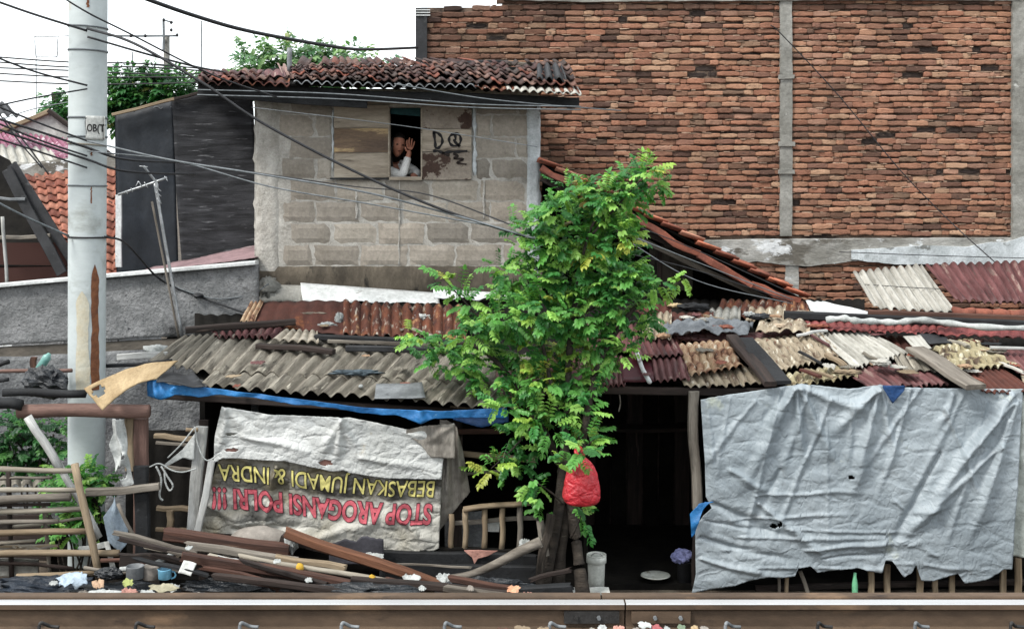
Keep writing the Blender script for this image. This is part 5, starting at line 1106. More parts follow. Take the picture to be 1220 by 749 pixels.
# leaves ----------------------------------------------------------------
def leaves(name, cl, parent, pal, ll=.16, lw=.03, nl=9, dens=.028, Yc=9.2, depth=.5, yd=1.0, droop=.5, young=(), big=1.0, yfun=None, simple=False):
    """compound leaves: a stalk with pairs of folded leaflets, scattered through clusters (px, py, radius)"""
    V, Fc, C_ = [], [], []
    def leaflet(p, d, up, L, w, c):
        side = d.cross(up); 
        if side.length < 1e-4: side = Vector((1, 0, 0))
        side.normalize(); nn = side.cross(d).normalized(); b = len(V); f = w * .22; dr = -nn * L * .12
        V.extend([p, p + d * L * .35 + side * w + nn * f, p + d * L * .35 - nn * 0, p + d * L * .35 - side * w + nn * f,
                  p + d * L * .72 + side * w * .72 + nn * f + dr, p + d * L * .72 + dr, p + d * L * .72 - side * w * .72 + nn * f + dr, p + d * L + dr * 2.4])
        Fc.extend([(b, b + 1, b + 2), (b, b + 2, b + 3), (b + 1, b + 4, b + 5, b + 2), (b + 2, b + 5, b + 6, b + 3), (b + 4, b + 7, b + 5), (b + 5, b + 7, b + 6)])
        C_.extend([c] * 8)
    for ci, (cx, cy, r) in enumerate(cl):
        Ybase = (yfun(cx, cy) if yfun else Yc)
        n = max(3, int(dens * r * r)); S = Ybase / F; Yo = Ybase + U(-depth, depth) * .3
        c0 = P(cx, cy, Yo); R_ = r * S
        for i in range(n):
            d = Vector((random.gauss(0, 1), random.gauss(0, 1), random.gauss(0, 1))).normalized(); q = rnd() ** .45
            o = Vector((d.x * R_, d.y * R_ * yd, d.z * R_)) * q; base = c0 + o * .72
            out = (o.normalized() + Vector((U(-.6, .6), U(-.9, .3), U(-.3, .7)))).normalized()
            hx_ = (cx + o.x / S, cy - o.z / S)
            yg = max([0] + [max(0, 1 - math.hypot(hx_[0] - a, hx_[1] - b) / rr) for a, b, rr in young])
            rc = rnd()
            c = H(pal[0]) if rc < .35 else H(pal[1]) if rc < .75 else H(pal[2])
            if rnd() < yg * .9: c = H(random.choice(['a6c858', '98c054', '8abc54', 'b4bc58']))
            elif rnd() < .008: c = H(pal[3])
            w_ = U(.75, 1.25); c = tuple(v * w_ for v in c); L_ = ll * U(.6, 1.15) * big
            if simple:
                leaflet(base, out, Vector((U(-.4, .4), U(-.4, .4), 1)), L_, lw * U(.7, 1.2), c); continue
            up_ = Vector((U(-.5, .5), U(-.7, .2), 1)).normalized(); p = base.copy(); d_ = out.copy(); st_ = L_ / (nl / 2 + 1)
            b = len(V); side0 = d_.cross(up_).normalized() * .0022
            for k in range(int(nl / 2) + 1):
                p0 = p.copy(); p = p + d_ * st_; d_ = (d_ + Vector((0, 0, -droop * .16))).normalized()
                V.extend([p0 + side0, p0 - side0, p - side0, p + side0]); C_.extend([tuple(v * .7 for v in c)] * 4); bb = len(V) - 4; Fc.append((bb, bb + 1, bb + 2, bb + 3))
                sd = d_.cross(up_).normalized()
                for s in (-1, 1):
                    ld = (d_ * .55 + sd * s + Vector((U(-.2, .2), U(-.2, .2), U(-.35, .1)))).normalized()
                    leaflet(p, ld, up_, L_ * .34 * U(.8, 1.15), lw * .5, c)
            leaflet(p, d_, up_, L_ * .36, lw * .5, c)
    return mk(name, V, Fc, m_leaf, parent, False, cols=C_)
GRN = ['3f7f3e', '66a650', '9aca66', 'a89455']
GFAR = ['4b7a50', '658f60', '8aae74', '8f9a6a']  # greens paled to paint distance haze into the foliage
GRD = ['24512c', '38713a', '568a48', '7f8a4a']
CLU = [(765, 208, 13), (752, 222, 16), (730, 242, 22), (712, 255, 22), (745, 252, 14), (772, 203, 14), (758, 214, 18), (778, 218, 14), (788, 216, 11), (742, 222, 22), (720, 232, 24), (700, 238, 26), (676, 232, 20), (665, 222, 10), (655, 250, 22), (690, 262, 34), (725, 258, 30), (750, 240, 20), (640, 270, 26), (665, 288, 34), (705, 295, 36), (738, 282, 24), (752, 290, 16), (620, 275, 14), (612, 268, 8), (630, 300, 26),
       (755, 312, 22), (742, 325, 26), (720, 335, 34), (680, 330, 40), (640, 335, 34), (610, 325, 22), (593, 318, 14), (600, 345, 18), (640, 370, 34), (690, 375, 44), (740, 365, 34), (772, 350, 18), (785, 338, 12), (802, 336, 9), (815, 333, 7), (765, 375, 22), (776, 362, 12), (612, 378, 24), (590, 385, 22), (572, 375, 18), (556, 358, 14), (545, 345, 12), (533, 333, 10), (524, 328, 7),
       (560, 395, 22), (545, 410, 20), (525, 415, 16), (510, 407, 12), (496, 400, 9), (484, 395, 6), (530, 430, 22), (555, 430, 26), (508, 428, 14), (585, 415, 30), (620, 415, 36), (660, 415, 42), (705, 410, 42), (740, 400, 28), (600, 445, 24), (640, 450, 32), (680, 450, 34), (715, 440, 26), (735, 425, 20), (570, 448, 16), (612, 470, 16), (650, 480, 26), (680, 482, 24), (700, 470, 18),
       (602, 485, 12), (595, 480, 8), (630, 505, 18), (612, 520, 14), (655, 510, 18), (640, 495, 18), (605, 545, 16), (590, 556, 13), (578, 563, 10), (618, 553, 14), (638, 530, 12), (700, 490, 10), (705, 515, 13), (700, 530, 12), (712, 522, 9), (690, 540, 10), (675, 552, 8), (663, 553, 6), (688, 534, 9), (702, 540, 8), (632, 575, 12), (645, 580, 10), (638, 598, 10), (650, 606, 7), (690, 612, 5), (684, 618, 4), (697, 622, 3)]
YOUNG = [(650, 440, 30), (690, 420, 22), (745, 290, 24), (700, 300, 18), (780, 190, 26), (620, 430, 22), (700, 520, 26), (675, 550, 16), (585, 560, 22), (660, 350, 18), (660, 425, 26), (640, 390, 20), (530, 330, 14), (810, 334, 16), (490, 398, 14), (640, 605, 12), (630, 500, 14), (690, 275, 12)]
tr = root('tree', 'leafy green tree with gnarled dark trunks standing before the shacks', 'tree', Vector((fx(668, 9.1), 9.1, 0)))
yf = lambda cx, cy: 8.72 if (cx > 660 and 532 < cy < 556) else 9.15 if cy > 460 else 9.3 if abs(cx - 670) < 70 else 9.35
CLU = [(a + U(-3, 3), b + U(-3, 3), r * ((.90 if b < 400 else .80) if r > 12 else 1.0)) for a, b, r in CLU]
leaves('crown', CLU, tr, GRN, ll=.135, lw=.033, dens=.055, depth=.9, yfun=yf, young=YOUNG, yd=1.3)
def limb(pts, r0, r1, name='limb'):
    return tube(name, [P(x, y, Y) for x, y, Y in pts], lambda t: lerp(r0, r1, t) * (1 + .12 * math.sin(t * 23 + r0 * 900)), m_bark, tr, k=9, n=7)
limb([(645, 716, 9.0), (650, 680, 9.02), (660, 640, 9.05), (668, 590, 9.1), (672, 540, 9.15), (676, 470, 9.2), (680, 400, 9.25), (690, 330, 9.25), (705, 270, 9.2), (738, 236, 9.2)], .055, .004, 'trunk')
limb([(696, 716, 8.95), (690, 672, 9.0), (686, 640, 9.08), (680, 600, 9.1), (676, 560, 9.12), (672, 520, 9.15), (655, 450, 9.2), (640, 380, 9.25), (625, 320, 9.3)], .05, .005, 'trunk')
limb([(664, 700, 9.05), (668, 660, 9.08), (672, 620, 9.12), (668, 560, 9.2), (640, 500, 9.25), (600, 440, 9.3), (560, 410, 9.35), (515, 415, 9.35)], .05, .008)
limb([(672, 590, 9.1), (690, 540, 9.1), (702, 480, 9.15), (715, 430, 9.2), (745, 380, 9.25), (775, 350, 9.3), (812, 336, 9.3)], .04, .006)
for t in ([(640, 500, 9.22), (615, 530, 9.15), (585, 558, 9.1)], [(672, 600, 9.05), (655, 585, 9.0), (632, 570, 9.0)], [(620, 400, 9.3), (580, 385, 9.35), (545, 350, 9.35), (526, 330, 9.35)], [(685, 380, 9.25), (730, 350, 9.25), (755, 315, 9.2)], [(690, 540, 9.05), (700, 530, 9.0), (712, 520, 9.0)], [(705, 280, 9.2), (740, 240, 9.2), (772, 205, 9.2)], [(680, 640, 9.0), (690, 620, 8.95), (694, 606, 8.9)], [(640, 620, 9.1), (652, 632, 9.0), (664, 634, 9.0)]):
    limb(t, .010, .003, 'twig')
bar('dead_stub', P(643, 620, 9.0), P(650, 662, 8.95), .05, .04, m_wood_grey, tr, wob=.008); bar('dead_stub', P(655, 612, 8.95), P(641, 702, 8.9), .055, .04, m_bark, tr, wob=.01)
for k, (cx, lb, cl, cols, Yt) in enumerate([(185, 'dark green tree crown beyond the roofs between pole and charred boards', [(140, 112, 20), (165, 105, 22), (190, 108, 22), (215, 112, 20), (230, 104, 12), (150, 130, 26), (180, 130, 26), (212, 130, 22), (140, 95, 7), (186, 93, 6), (240, 118, 14), (120, 122, 14)], GRD, 26),
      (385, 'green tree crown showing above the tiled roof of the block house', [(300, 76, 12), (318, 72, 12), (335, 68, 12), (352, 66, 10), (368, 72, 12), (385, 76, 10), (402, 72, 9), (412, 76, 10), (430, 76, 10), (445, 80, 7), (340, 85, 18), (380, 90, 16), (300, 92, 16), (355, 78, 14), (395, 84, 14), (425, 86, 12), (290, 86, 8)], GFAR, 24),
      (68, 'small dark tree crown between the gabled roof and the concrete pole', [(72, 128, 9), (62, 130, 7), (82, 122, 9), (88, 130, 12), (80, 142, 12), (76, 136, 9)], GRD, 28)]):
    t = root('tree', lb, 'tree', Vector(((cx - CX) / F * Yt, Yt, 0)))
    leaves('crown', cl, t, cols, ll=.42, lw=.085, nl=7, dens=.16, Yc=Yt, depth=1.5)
    tube('trunk', [Vector(((cx - CX) / F * Yt, Yt, 0)), P(cx + 3, 160, Yt), P(cx - 4, 110, Yt)], lambda q: lerp(.25, .06, q), m_bark, t, k=8)
# bushes by the fence
for lb, cl, Yb in (('leafy green bush behind the bamboo fence at the left edge', [(8, 512, 16), (28, 508, 14), (50, 515, 14), (68, 520, 12), (15, 535, 18), (40, 538, 18), (66, 540, 14), (5, 552, 12), (75, 508, 8), (-10, 530, 18), (30, 555, 14), (62, 558, 12)], 10.4),
                   ('bright green bush at the foot of the concrete pole', [(90, 573, 12), (105, 565, 12), (120, 570, 11), (98, 585, 14), (116, 585, 11), (80, 578, 10), (128, 578, 7), (72, 560, 8)], 9.45),
                   ('small green weed low behind the bamboo rails', [(90, 605, 12), (78, 618, 12), (100, 622, 12), (85, 635, 10), (110, 612, 9), (68, 600, 8), (60, 640, 6)], 9.5)):
    cx = sum(c[0] for c in cl) / len(cl); t = root('bush', lb, 'bush', Vector(((cx - CX) / F * Yb, Yb, 0)))
    leaves('foliage', cl, t, GRD if Yb > 10 else GRN, ll=.13, lw=.03, nl=9, dens=.10, Yc=Yb, depth=.3, yd=1.2)
    for j in range(5): tube('stem', [P(cx + U(-8, 8), CZ / Yb * F + HZ, Yb) , P(cx + U(-20, 20), cl[0][1] + 40, Yb), P(cx + U(-35, 35), cl[0][1] + 5, Yb)], .008, m_bark, t, k=5)
# ------------------------------------------------------------------ left yard: log, pipes, bamboo fence
def T(o, label, cat, group=None): return tag(o, label, cat, group)
def stick(name, a, b, Y, w, h, m, label, cat, group=None, Yb=None, **k):
    return T(bar(name, P(*a, Y), P(*b, Yb if Yb else Y), w, h, m, None, **k), label, cat, group)
stick('log', (22, 489), (178, 489), 9.15, .10, .10, m_log, 'smooth mauve brown log laid level in front of the concrete pole', 'log', rnd_=True, wob=.004)
stick('post', (168, 498), (168, 700), 9.25, .10, .09, m_log, 'brick brown square post under the right end of the mauve log', 'post')
stick('post', (154, 497), (155, 560), 9.22, .065, .05, m_wood_tan, 'short tan board upright beside the brick brown post', 'board')
stick('post', (169, 555), (170, 710), 9.1, .10, .06, m_black, 'black charred lower post in front of the brick brown one', 'post')
stick('beam', (103, 587), (190, 580), 9.05, .05, .055, m_wood_grey, 'grey weathered beam crossing the black post', 'beam')
stick('pipe', (4, 467), (102, 469), 9.2, .06, .06, m_black, 'black pipe lying just above the mauve log', 'pipe', rnd_=True)
stick('pipe', (-30, 443), (86, 441), 9.6, .03, .03, m_log, 'thin reddish brown pipe crossing behind the pole at ledge height', 'pipe', rnd_=True)
stick('pipe', (120, 437), (205, 430), 9.9, .03, .03, m_black, 'thin dark pipe right of the concrete pole at ledge height', 'pipe', rnd_=True)
stick('stick', (-10, 436), (11, 431), 9.4, .04, .035, m_black, 'black stick end at the left edge above the reddish pipe', 'stick', rnd_=True)
stick('stick', (-10, 454), (10, 452), 9.4, .03, .03, m_black, 'black stick end at the left edge below the reddish pipe', 'stick', rnd_=True)
stick('pipe', (-20, 478), (26, 482), 9.1, .09, .08, m_black, 'thick black pipe end butting against the mauve log', 'pipe', rnd_=True)
stick('peg', (40, 443), (40, 425), 9.62, .045, .03, m_wood_brown, 'short brown peg standing beside the mint bottle', 'peg')
stick('rail', (140, 425), (200, 422), 10.2, .03, .05, m_wood_white, 'whitish broken board left of the asbestos sheets', 'board')
o = blob('white_rag', P(185, 418, 10.3), .09, .05, .05, m_rag_w, amp=.5); T(o, 'white crumpled sheet behind the left corner of the asbestos roof', 'rag')
def lying_bottle():
    a, b = P(46, 441, 9.58), P(59, 421, 9.58); d = (b - a); V = []
    pr = [(0, .026), (.05, .032), (.65, .032), (.8, .02), (.88, .013), (1, .013)]
    pts = [a + d * t for t, r in pr]; rr = poly(pr)
    Vv, Fc = tube_vf(pts, rr, 14); o = mk('bottle', Vv, Fc, M('mint_plastic', H('8fbcb4', .8), H('5f8f88', .75), bump=.1, rough=.3), None, True); T(o, 'mint green bottle leaning on the reddish pipe', 'bottle')
lying_bottle()
o = blob('black_bag', P(54, 455, 9.45), .18, .10, .12, m_darkbag, amp=.3, k=30, crumple=.15); T(o, 'slumped black plastic bag on the black pipe left of the pole', 'bag')
bf = root('bamboo_fence', 'bleached bamboo rail fence with a leaning brown upright at the left edge', 'fence', P(40, 690, 8.9))
for i, (xa, ya, xb, yb_, w, mm) in enumerate([(-60, 557, 90, 560, .035, m_wood_pale), (-60, 585, 95, 583, .034, m_wood_pale), (-60, 597, 84, 591, .055, m_wood_grey), (-60, 610, 98, 606, .038, m_wood_pale), (-60, 635, 104, 632, .042, m_wood_tan), (-60, 646, 42, 644, .022, m_wood_pale), (-60, 661, 142, 658, .045, m_wood_tan), (20, 686, 117, 682, .035, m_wood_tan), (-60, 622, 70, 620, .03, m_wood_grey), (-60, 602, 60, 600, .025, m_wood_dark)]):
    bar('rail', P(xa, ya, 8.9 + .03 * (i % 2)), P(xb, yb_, 8.9 + .03 * (i % 2)), w, w, mm, bf, rnd_=True, nodes=.10, wob=.003, bend=.006)
bar('upright', P(89, 552, 8.83), P(119, 690, 8.83), .055, .045, m_wood_tan, bf, rnd_=True, wob=.006)
stick('leaning_pole', (33, 496), (72, 558), 8.98, .065, .06, m_wood_white, 'upper whitewashed pole slanting down from the mauve log', 'pole', rnd_=True)
stick('leaning_pole', (70, 552), (119, 640), 9.0, .055, .05, m_wood_white, 'lower whitewashed pole slanting down behind the bamboo rails', 'pole', rnd_=True)
stick('board', (-60, 640), (60, 640), 9.7, .35, .03, m_wood_dark, 'dark board wall behind the bamboo rails', 'board', up=(0, 1, 0))
stick('board', (-60, 676), (46, 676), 9.05, .13, .02, m_cement, 'pale dirty slab low behind the bamboo fence', 'slab', up=(0, 1, 0))
stick('board', (60, 655), (150, 655), 9.75, .45, .03, m_soot, 'black board behind the foot of the leaning poles', 'board', up=(0, 1, 0))
o = sheet('wavy_sheet', [P(-40, 570, 9.9), P(84, 572, 9.9), P(84, 580, 9.6), P(-40, 578, 9.6)], 9, m_asb, None, amp=.02); T(o, 'narrow grey corrugated strip behind the top bamboo rails', 'sheet')
o = sheet('dark_backing', [P(150, 512, 10.9), P(250, 512, 10.9), P(250, 720, 10.4), P(150, 720, 10.4)], 5, m_soot, None, amp=.01); T(o, 'dark backing sheet added to shade the gap between brown post and banner', 'board')  # dark sheet added so the open gap reads as shaded
for k, (a, b, w, mm, lb) in enumerate([((184, 519), (232, 523), .05, m_wood_tan, 'uppermost tan stick across the gap left of the banner'), ((186, 527), (226, 530), .03, m_wood_grey, 'grey stick just under the uppermost one left of the banner'), ((196, 556), (234, 560), .035, m_wood_grey, 'grey stick behind the white strings'),
                                       ((187, 605), (226, 606), .05, m_wood_tan, 'tan rail of the small frame left of the banner'), ((186, 630), (224, 631), .04, m_wood_tan, 'lower tan rail of the small frame left of the banner'), ((203, 608), (203, 630), .05, m_wood_tan, 'short tan upright of the small frame left of the banner')]):
    stick('stick', a, b, 9.75 - .03 * k, w, w * .7, mm, lb, 'stick')
o = cloth('white_rag', wavy([(0, 499), (1, 499)]), wavy([(0, 560), (.4, 582), (1, 576)], 3, .3), poly([(0, 133), (.3, 134), (.5, 130), (1, 140)]), poly([(0, 148), (.5, 152), (1, 160)]), 9.08, m_rag_w, [(140, 500, 150, 560, 4, .05), (150, 540, 135, 575, 5, .05)], nu=24, nv=50, crease=.03, holes=[(146, 562, 6, 8), (148, 542, 3, 3)]); T(o, 'torn white rag hanging from the mauve log', 'rag')
o = cloth('pale_sheet', wavy([(0, 596), (.5, 589), (1, 600)]), wavy([(0, 645), (.6, 657), (1, 645)]), poly([(0, 137), (.4, 123), (1, 129)]), poly([(0, 139), (.5, 152), (1, 153)]), 9.2, m_rag_b, [(138, 590, 140, 655, 5, .03)], nu=24, nv=40, crease=.008); T(o, 'pale blue plastic sheet stood on end behind the grey beam', 'sheet')
for k, (pts, r, lb) in enumerate([([(178, 556), (190, 552), (205, 560), (218, 562), (234, 558)], .006, 'white twine running from the black post to the banner pole'), ([(186, 555), (192, 570), (190, 590), (194, 596)], .008, 'short white twine end hanging down'), ([(192, 555), (200, 568), (206, 578), (202, 584), (197, 574), (196, 560)], .007, 'looped knot of white twine'), ([(200, 545), (215, 530), (231, 510)], .006, 'white twine rising to the top of the banner pole'), ([(232, 508), (236, 530), (246, 548), (262, 540)], .005, 'white twine round the banner pole')]):
    o = tube('twine', [P(x, y, 9.15) for x, y in pts], r, m_rag_w, k=6); T(o, lb, 'string', 'white twine left of the banner')
o = cloth('white_rag', poly([(0, 553), (.6, 535), (1, 516)]), poly([(0, 557), (.6, 545), (1, 548)]), lambda v: 196, lambda v: 232, 9.25, m_rag_w, (), nu=20, nv=10, crease=.02); T(o, 'triangular white rag stretched between the twine and the banner pole', 'rag')
stick('banner_pole', (240, 508), (229, 634), 9.3, .085, .05, m_wood_white, 'pale weathered board leaning along the left side of the banner', 'board', wob=.005)
stick('banner_pole', (253, 548), (236, 634), 9.24, .05, .03, m_wood_white, 'thin white slat beside the leaning board at the banner edge', 'slat', wob=.003)
stick('peg', (222, 512), (236, 512), 9.25, .03, .03, m_wood_tan, 'short tan peg at the top of the leaning board', 'peg', rnd_=True)
stick('slat', (94, 655), (126, 649), 9.0, .04, .012, m_card, 'white slat lying level low by the fence upright', 'slat', up=(0, 1, 0))
stick('slat', (127, 645), (135, 678), 8.95, .035, .012, m_card, 'white slat standing low by the fence upright', 'slat', up=(0, 1, 0))
sb = root('stick_bundle', 'loose bundle of short pale sticks lying on the lower bamboo rails at the left edge', 'sticks', P(25, 657, 8.95))
for k in range(12): bar('stick', P(U(-20, 30), U(648, 657), 8.95), P(U(20, 70), U(648, 658), 8.98), .018, .015, random.choice([m_wood_pale, m_wood_grey, m_wood_tan]), sb, ragged=.02)
for k, (xa, ya, xb, yb_, w, mm, lb) in enumerate([(-20, 571, 62, 568, .02, m_wood_grey, 'thin grey cane just under the top bamboo rail'), (10, 628, 112, 616, .022, m_wood_pale, 'thin pale cane slanting across the middle bamboo rails'), (-20, 668, 88, 676, .03, m_wood_dark, 'dark stick slanting under the lower bamboo rails'), (52, 600, 60, 690, .03, m_wood_grey, 'grey upright stick behind the bamboo rails'), (10, 562, 14, 690, .035, m_wood_dark, 'dark upright post behind the bamboo rails at the left edge'), (120, 668, 200, 664, .03, m_wood_brown, 'brown batten low between the fence and the timber heap'), (100, 676, 160, 683, .025, m_wood_grey, 'thin grey batten lying at the foot of the fence upright'), (140, 600, 165, 650, .025, m_wood_grey, 'thin stick leaning on the charred post')]):
    stick('stick', (xa, ya), (xb, yb_), 9.02 if k < 5 else 8.8, w, w, mm, lb, 'stick', rnd_=True)
# ------------------------------------------------------------------ timber pile and rubbish by the track
GP = 'timbers in the heap beside the track'
def tim(a, b, Y, w, h, m, lb, Yb=None, **k): return stick('timber', a, b, Y, w, h, m, lb, 'plank', GP, Yb, wob=k.pop('wob', .004), ragged=.02, **k)
tim((196, 636), (346, 656), 8.75, .09, .085, m_wood_brown, 'thick brown beam on top of the heap below the banner')
tim((138, 634), (232, 658), 8.5, .035, .03, m_wood_grey, 'thin grey lath sticking out left from the heap top')
tim((142, 641), (228, 662), 8.45, .035, .03, m_wood_dark, 'thin dark lath just under the grey one at the left of the heap')
tim((222, 649), (352, 668), 8.6, .06, .05, m_wood_grey, 'grey white board below the thick brown beam')
tim((218, 662), (462, 703), 8.35, .06, .065, m_wood_brown, 'long dark brown timber running through the middle of the heap')
tim((286, 662), (516, 702), 8.42, .035, .035, m_wood_pale, 'pale bamboo cane with yellow tape through the heap', rnd_=True, nodes=.08)
tim((340, 634), (528, 698), 8.7, .09, .06, m_wood_red, 'long reddish plank slanting down to the right of the heap')
tim((336, 640), (440, 668), 8.85, .07, .05, m_wood_dark, 'dark board behind the reddish plank')
tim((142, 666), (206, 668), 8.7, .09, .03, m_wood_dark, 'flat dark board at the left foot of the heap', up=(0, 1, 0))
tim((255, 686), (452, 709), 8.2, .05, .04, m_wood_dark, 'dark timber low at the front of the heap')
tim((230, 678), (420, 697), 8.4, .07, .05, m_wood_dark, 'dark timber under the long brown one')
tim((300, 697), (520, 712), 8.3, .05, .04, m_wood_brown, 'brown batten lowest in the heap')
tim((420, 690), (612, 708), 8.35, .06, .05, m_wood_dark, 'dark timber running right towards the tree')
tim((536, 689), (612, 702), 8.45, .05, .04, m_wood_brown, 'short brown plank right of the heap near the orange scrap')
tim((530, 700), (600, 710), 8.3, .05, .04, m_wood_grey, 'short grey plank lowest right of the heap')
tim((455, 663), (640, 668), 9.3, .10, .05, m_black, 'black board lying level under the banner right corner', up=(0, 1, 0))
tim((455, 680), (650, 684), 9.15, .12, .05, m_black, 'second black board lying level, lower and nearer', up=(0, 1, 0))
tim((445, 671), (560, 675), 9.05, .015, .015, m_wood_grey, 'thin grey cane on the black boards')
tim((470, 657), (625, 660), 9.4, .08, .05, m_soot, 'sooty board behind the level black boards', up=(0, 1, 0))
tim((612, 704), (682, 700), 8.5, .07, .06, m_black, 'charred timber at the foot of the tree')
tim((632, 690), (680, 678), 8.7, .03, .03, m_wood_dark, 'thin dark branch leaning at the foot of the tree')
tim((330, 664), (410, 676), 8.5, .05, .04, m_wood_tan, 'tan batten in the heap above the bamboo cane')
tim((200, 676), (330, 690), 8.45, .04, .04, m_wood_grey, 'grey batten low in the left half of the heap')
tim((262, 662), (300, 672), 8.38, .012, .012, m_wood_white, 'thin white strip on the heap')
o = tube('driftwood', [P(x, y, 8.8) for x, y in ((534, 688), (560, 684), (590, 672), (620, 656), (645, 645))], lambda t: .022 + .018 * t, m_wood_grey, k=8); T(o, 'curved silvery branch leaning up towards the tree', 'branch')
o = tube('bent_tube', [P(x, y, 8.6) for x, y in ((143, 678), (165, 676), (185, 671), (200, 663), (209, 657))], .018, m_rag_w, k=8); T(o, 'bent white tube left of the sky blue mug', 'tube')
for (x, y, lb) in ((357, 676, 'yellow tape knot on the bamboo cane nearer the left'), (443, 690, 'yellow tape knot on the bamboo cane nearer the right')):
    o = blob('tape_knot', P(x, y, 8.38), .028, .025, .03, M('yellow_tape', H('d0a840', .85), H('b08c30', .8), bump=.3), amp=.3, k=12); T(o, lb, 'tape')
def heap(name, px, py, Y, rx, ry, rz, m, lb, cat, **k):
    if cat in ('litter', 'paper', 'wrapper', 'rag') and name not in ('black_bundle', 'white_wrap'):
        return T(scrap(name, P(px, py + 1, Y), rx * .8, ry * 1.2, rz * 1.0, m), lb, cat)
    o = blob(name, P(px, py, Y), rx, ry, rz, m, None, amp=k.pop('amp', .35) * .7, k=k.pop('k', 28), fr=k.pop('fr', 1.7), crumple=k.pop('crumple', 0 if cat == 'sack' else .22), **k); return T(o, lb, cat)
heap('grey_sack', 308, 652, 8.95, .25, .12, .15, m_rag_g, 'rounded grey taupe sack lying behind the brown beam', 'sack', amp=.14, fr=1.2, k=36)
heap('white_wrap', 347, 645, 8.8, .05, .05, .09, m_rag_w, 'whitish rag end at the right of the grey sack', 'rag')
o = cloth('charcoal_board', wavy([(0, 648), (.3, 642), (.5, 645), (.6, 638), (1, 642)], 3, .3), lambda u: 672, lambda v: 392, lambda v: 457, 9.2, M('charcoal_panel', H('4f4e55', .65), H('3c3b41', .6), bump=.3), (), nu=24, nv=14, crease=.006, solid=.01); T(o, 'ragged charcoal panel below the right half of the banner lettering', 'panel')
heap('plastic_film', 285, 700, 8.35, .42, .12, .07, m_darkbag, 'black plastic film heaped under the front timbers', 'plastic sheet', crumple=.3)
heap('plastic_film', 50, 700, 8.5, .42, .15, .08, M('navy_black_film', H('252e3a', .7), H('171d25', .7), bump=.7, bscale=14, bdist=.03, rough=.45), 'navy black plastic heaped at the left below the fence', 'plastic sheet', crumple=.25)
heap('plastic_film', 150, 703, 8.4, .4, .12, .05, m_darkbag, 'black film between the pale blue rag and the heap', 'plastic sheet', crumple=.3)
heap('plastic_film', 420, 705, 8.25, .5, .12, .06, m_darkbag, 'black film under the right end of the heap', 'plastic sheet', crumple=.3)
heap('plastic_film', 585, 700, 8.75, .35, .1, .08, m_darkbag, 'black film between the heap and the tree', 'plastic sheet', crumple=.3)
heap('pale_rag', 86, 691, 8.3, .12, .06, .05, m_rag_b, 'pale blue rag heap on the navy black plastic', 'rag', amp=.5, crumple=.1)
heap('tan_rag', 117, 696, 8.25, .05, .04, .035, M('tan_paper', H('c4a488', .8), H('9d846e', .8), bump=.5), 'tan crumpled paper right of the pale blue rag', 'paper')
heap('black_bundle', 129, 683, 8.4, .10, .06, .045, m_darkbag, 'black rounded cap shaped lump at the foot of the fence upright', 'rag', amp=.12)
heap('green_wrapper', 153, 694, 8.1, .05, .03, .025, M('lime_wrapper', H('a0a868', .75), H('757f4c', .7), bump=.5), 'lime green wrapper in the litter', 'wrapper', amp=.6)
heap('pink_rag', 153, 705, 8.0, .06, .03, .025, m_rag_p, 'salmon pink scrap in the litter nearest the rail', 'rag', amp=.5)
heap('cream_rag', 192, 700, 8.1, .12, .04, .02, M('cream_cloth', H('b8b29a', .8), H('8f8a74', .8), bump=.6), 'flattened cream cloth under the sky blue mug', 'rag', amp=.5)
heap('white_litter', 124, 706, 8.0, .12, .03, .02, m_rag_w, 'flat white scrap beside the rusty rail at the left', 'litter', amp=.7)
heap('white_litter', 175, 706, 8.0, .06, .03, .02, m_rag_w, 'white scrap beside the salmon one', 'litter', amp=.7)
heap('yellow_paper', 228, 711, 6.42, .035, .02, .014, M('yellow_paper', H('bfae7a', .85), H('998a5c', .8), bump=.4), 'crumpled yellowish paper lying on the rusty rail', 'paper', amp=.4)
heap('white_litter', 490, 689, 8.6, .08, .04, .03, m_rag_w, 'white scrap on the right end of the heap', 'litter', amp=.6)
heap('white_litter', 530, 688, 8.5, .07, .04, .03, m_rag_w, 'white scrap at the left end of the silvery branch', 'litter', amp=.6)
heap('orange_scrap', 612, 702, 8.2, .05, .03, .03, M('pale_orange_plastic', H('d9a98a', .85), H('c08a6a', .8), bump=.4), 'pale orange plastic scrap beside the rail near the tree', 'litter', amp=.5)
heap('pink_rag', 627, 708, 8.1, .05, .03, .015, m_rag_p, 'flat salmon scrap right of the pale orange one', 'litter', amp=.5)
heap('white_litter', 445, 662, 9.0, .10, .04, .02, m_rag_w, 'white scrap on the ground under the right banner corner', 'litter', amp=.6)
heap('white_litter', 625, 648, 9.1, .05, .04, .04, m_rag_w, 'white scrap at the tip of the silvery branch', 'litter', amp=.6)
for i, (px, py, r, mm, lb) in enumerate([(205, 700, .05, m_rag_w, 'small white scrap right of the cream cloth'), (240, 706, .04, m_rag_g, 'small grey scrap left of the front timbers'), (100, 706, .04, m_rag_g, 'small grey scrap under the tan paper'), (330, 668, .03, m_rag_w, 'tiny white scrap on the middle of the heap'), (368, 690, .03, m_rag_w, 'tiny white scrap low on the heap'), (64, 694, .03, m_rag_w, 'tiny white scrap on the navy plastic'), (352, 706, .03, m_wood_pale, 'pale chip low on the heap'), (503, 700, .03, m_rag_w, 'tiny white scrap right of the heap'), (225, 652, .03, m_rag_w, 'tiny white scrap at the left end of the grey white board'), (560, 700, .03, m_rag_g, 'grey scrap beneath the silvery branch')]):
    heap('litter', px, py, 8.25, r, r * .7, r * .5, mm, lb, 'litter', amp=.7, k=14)
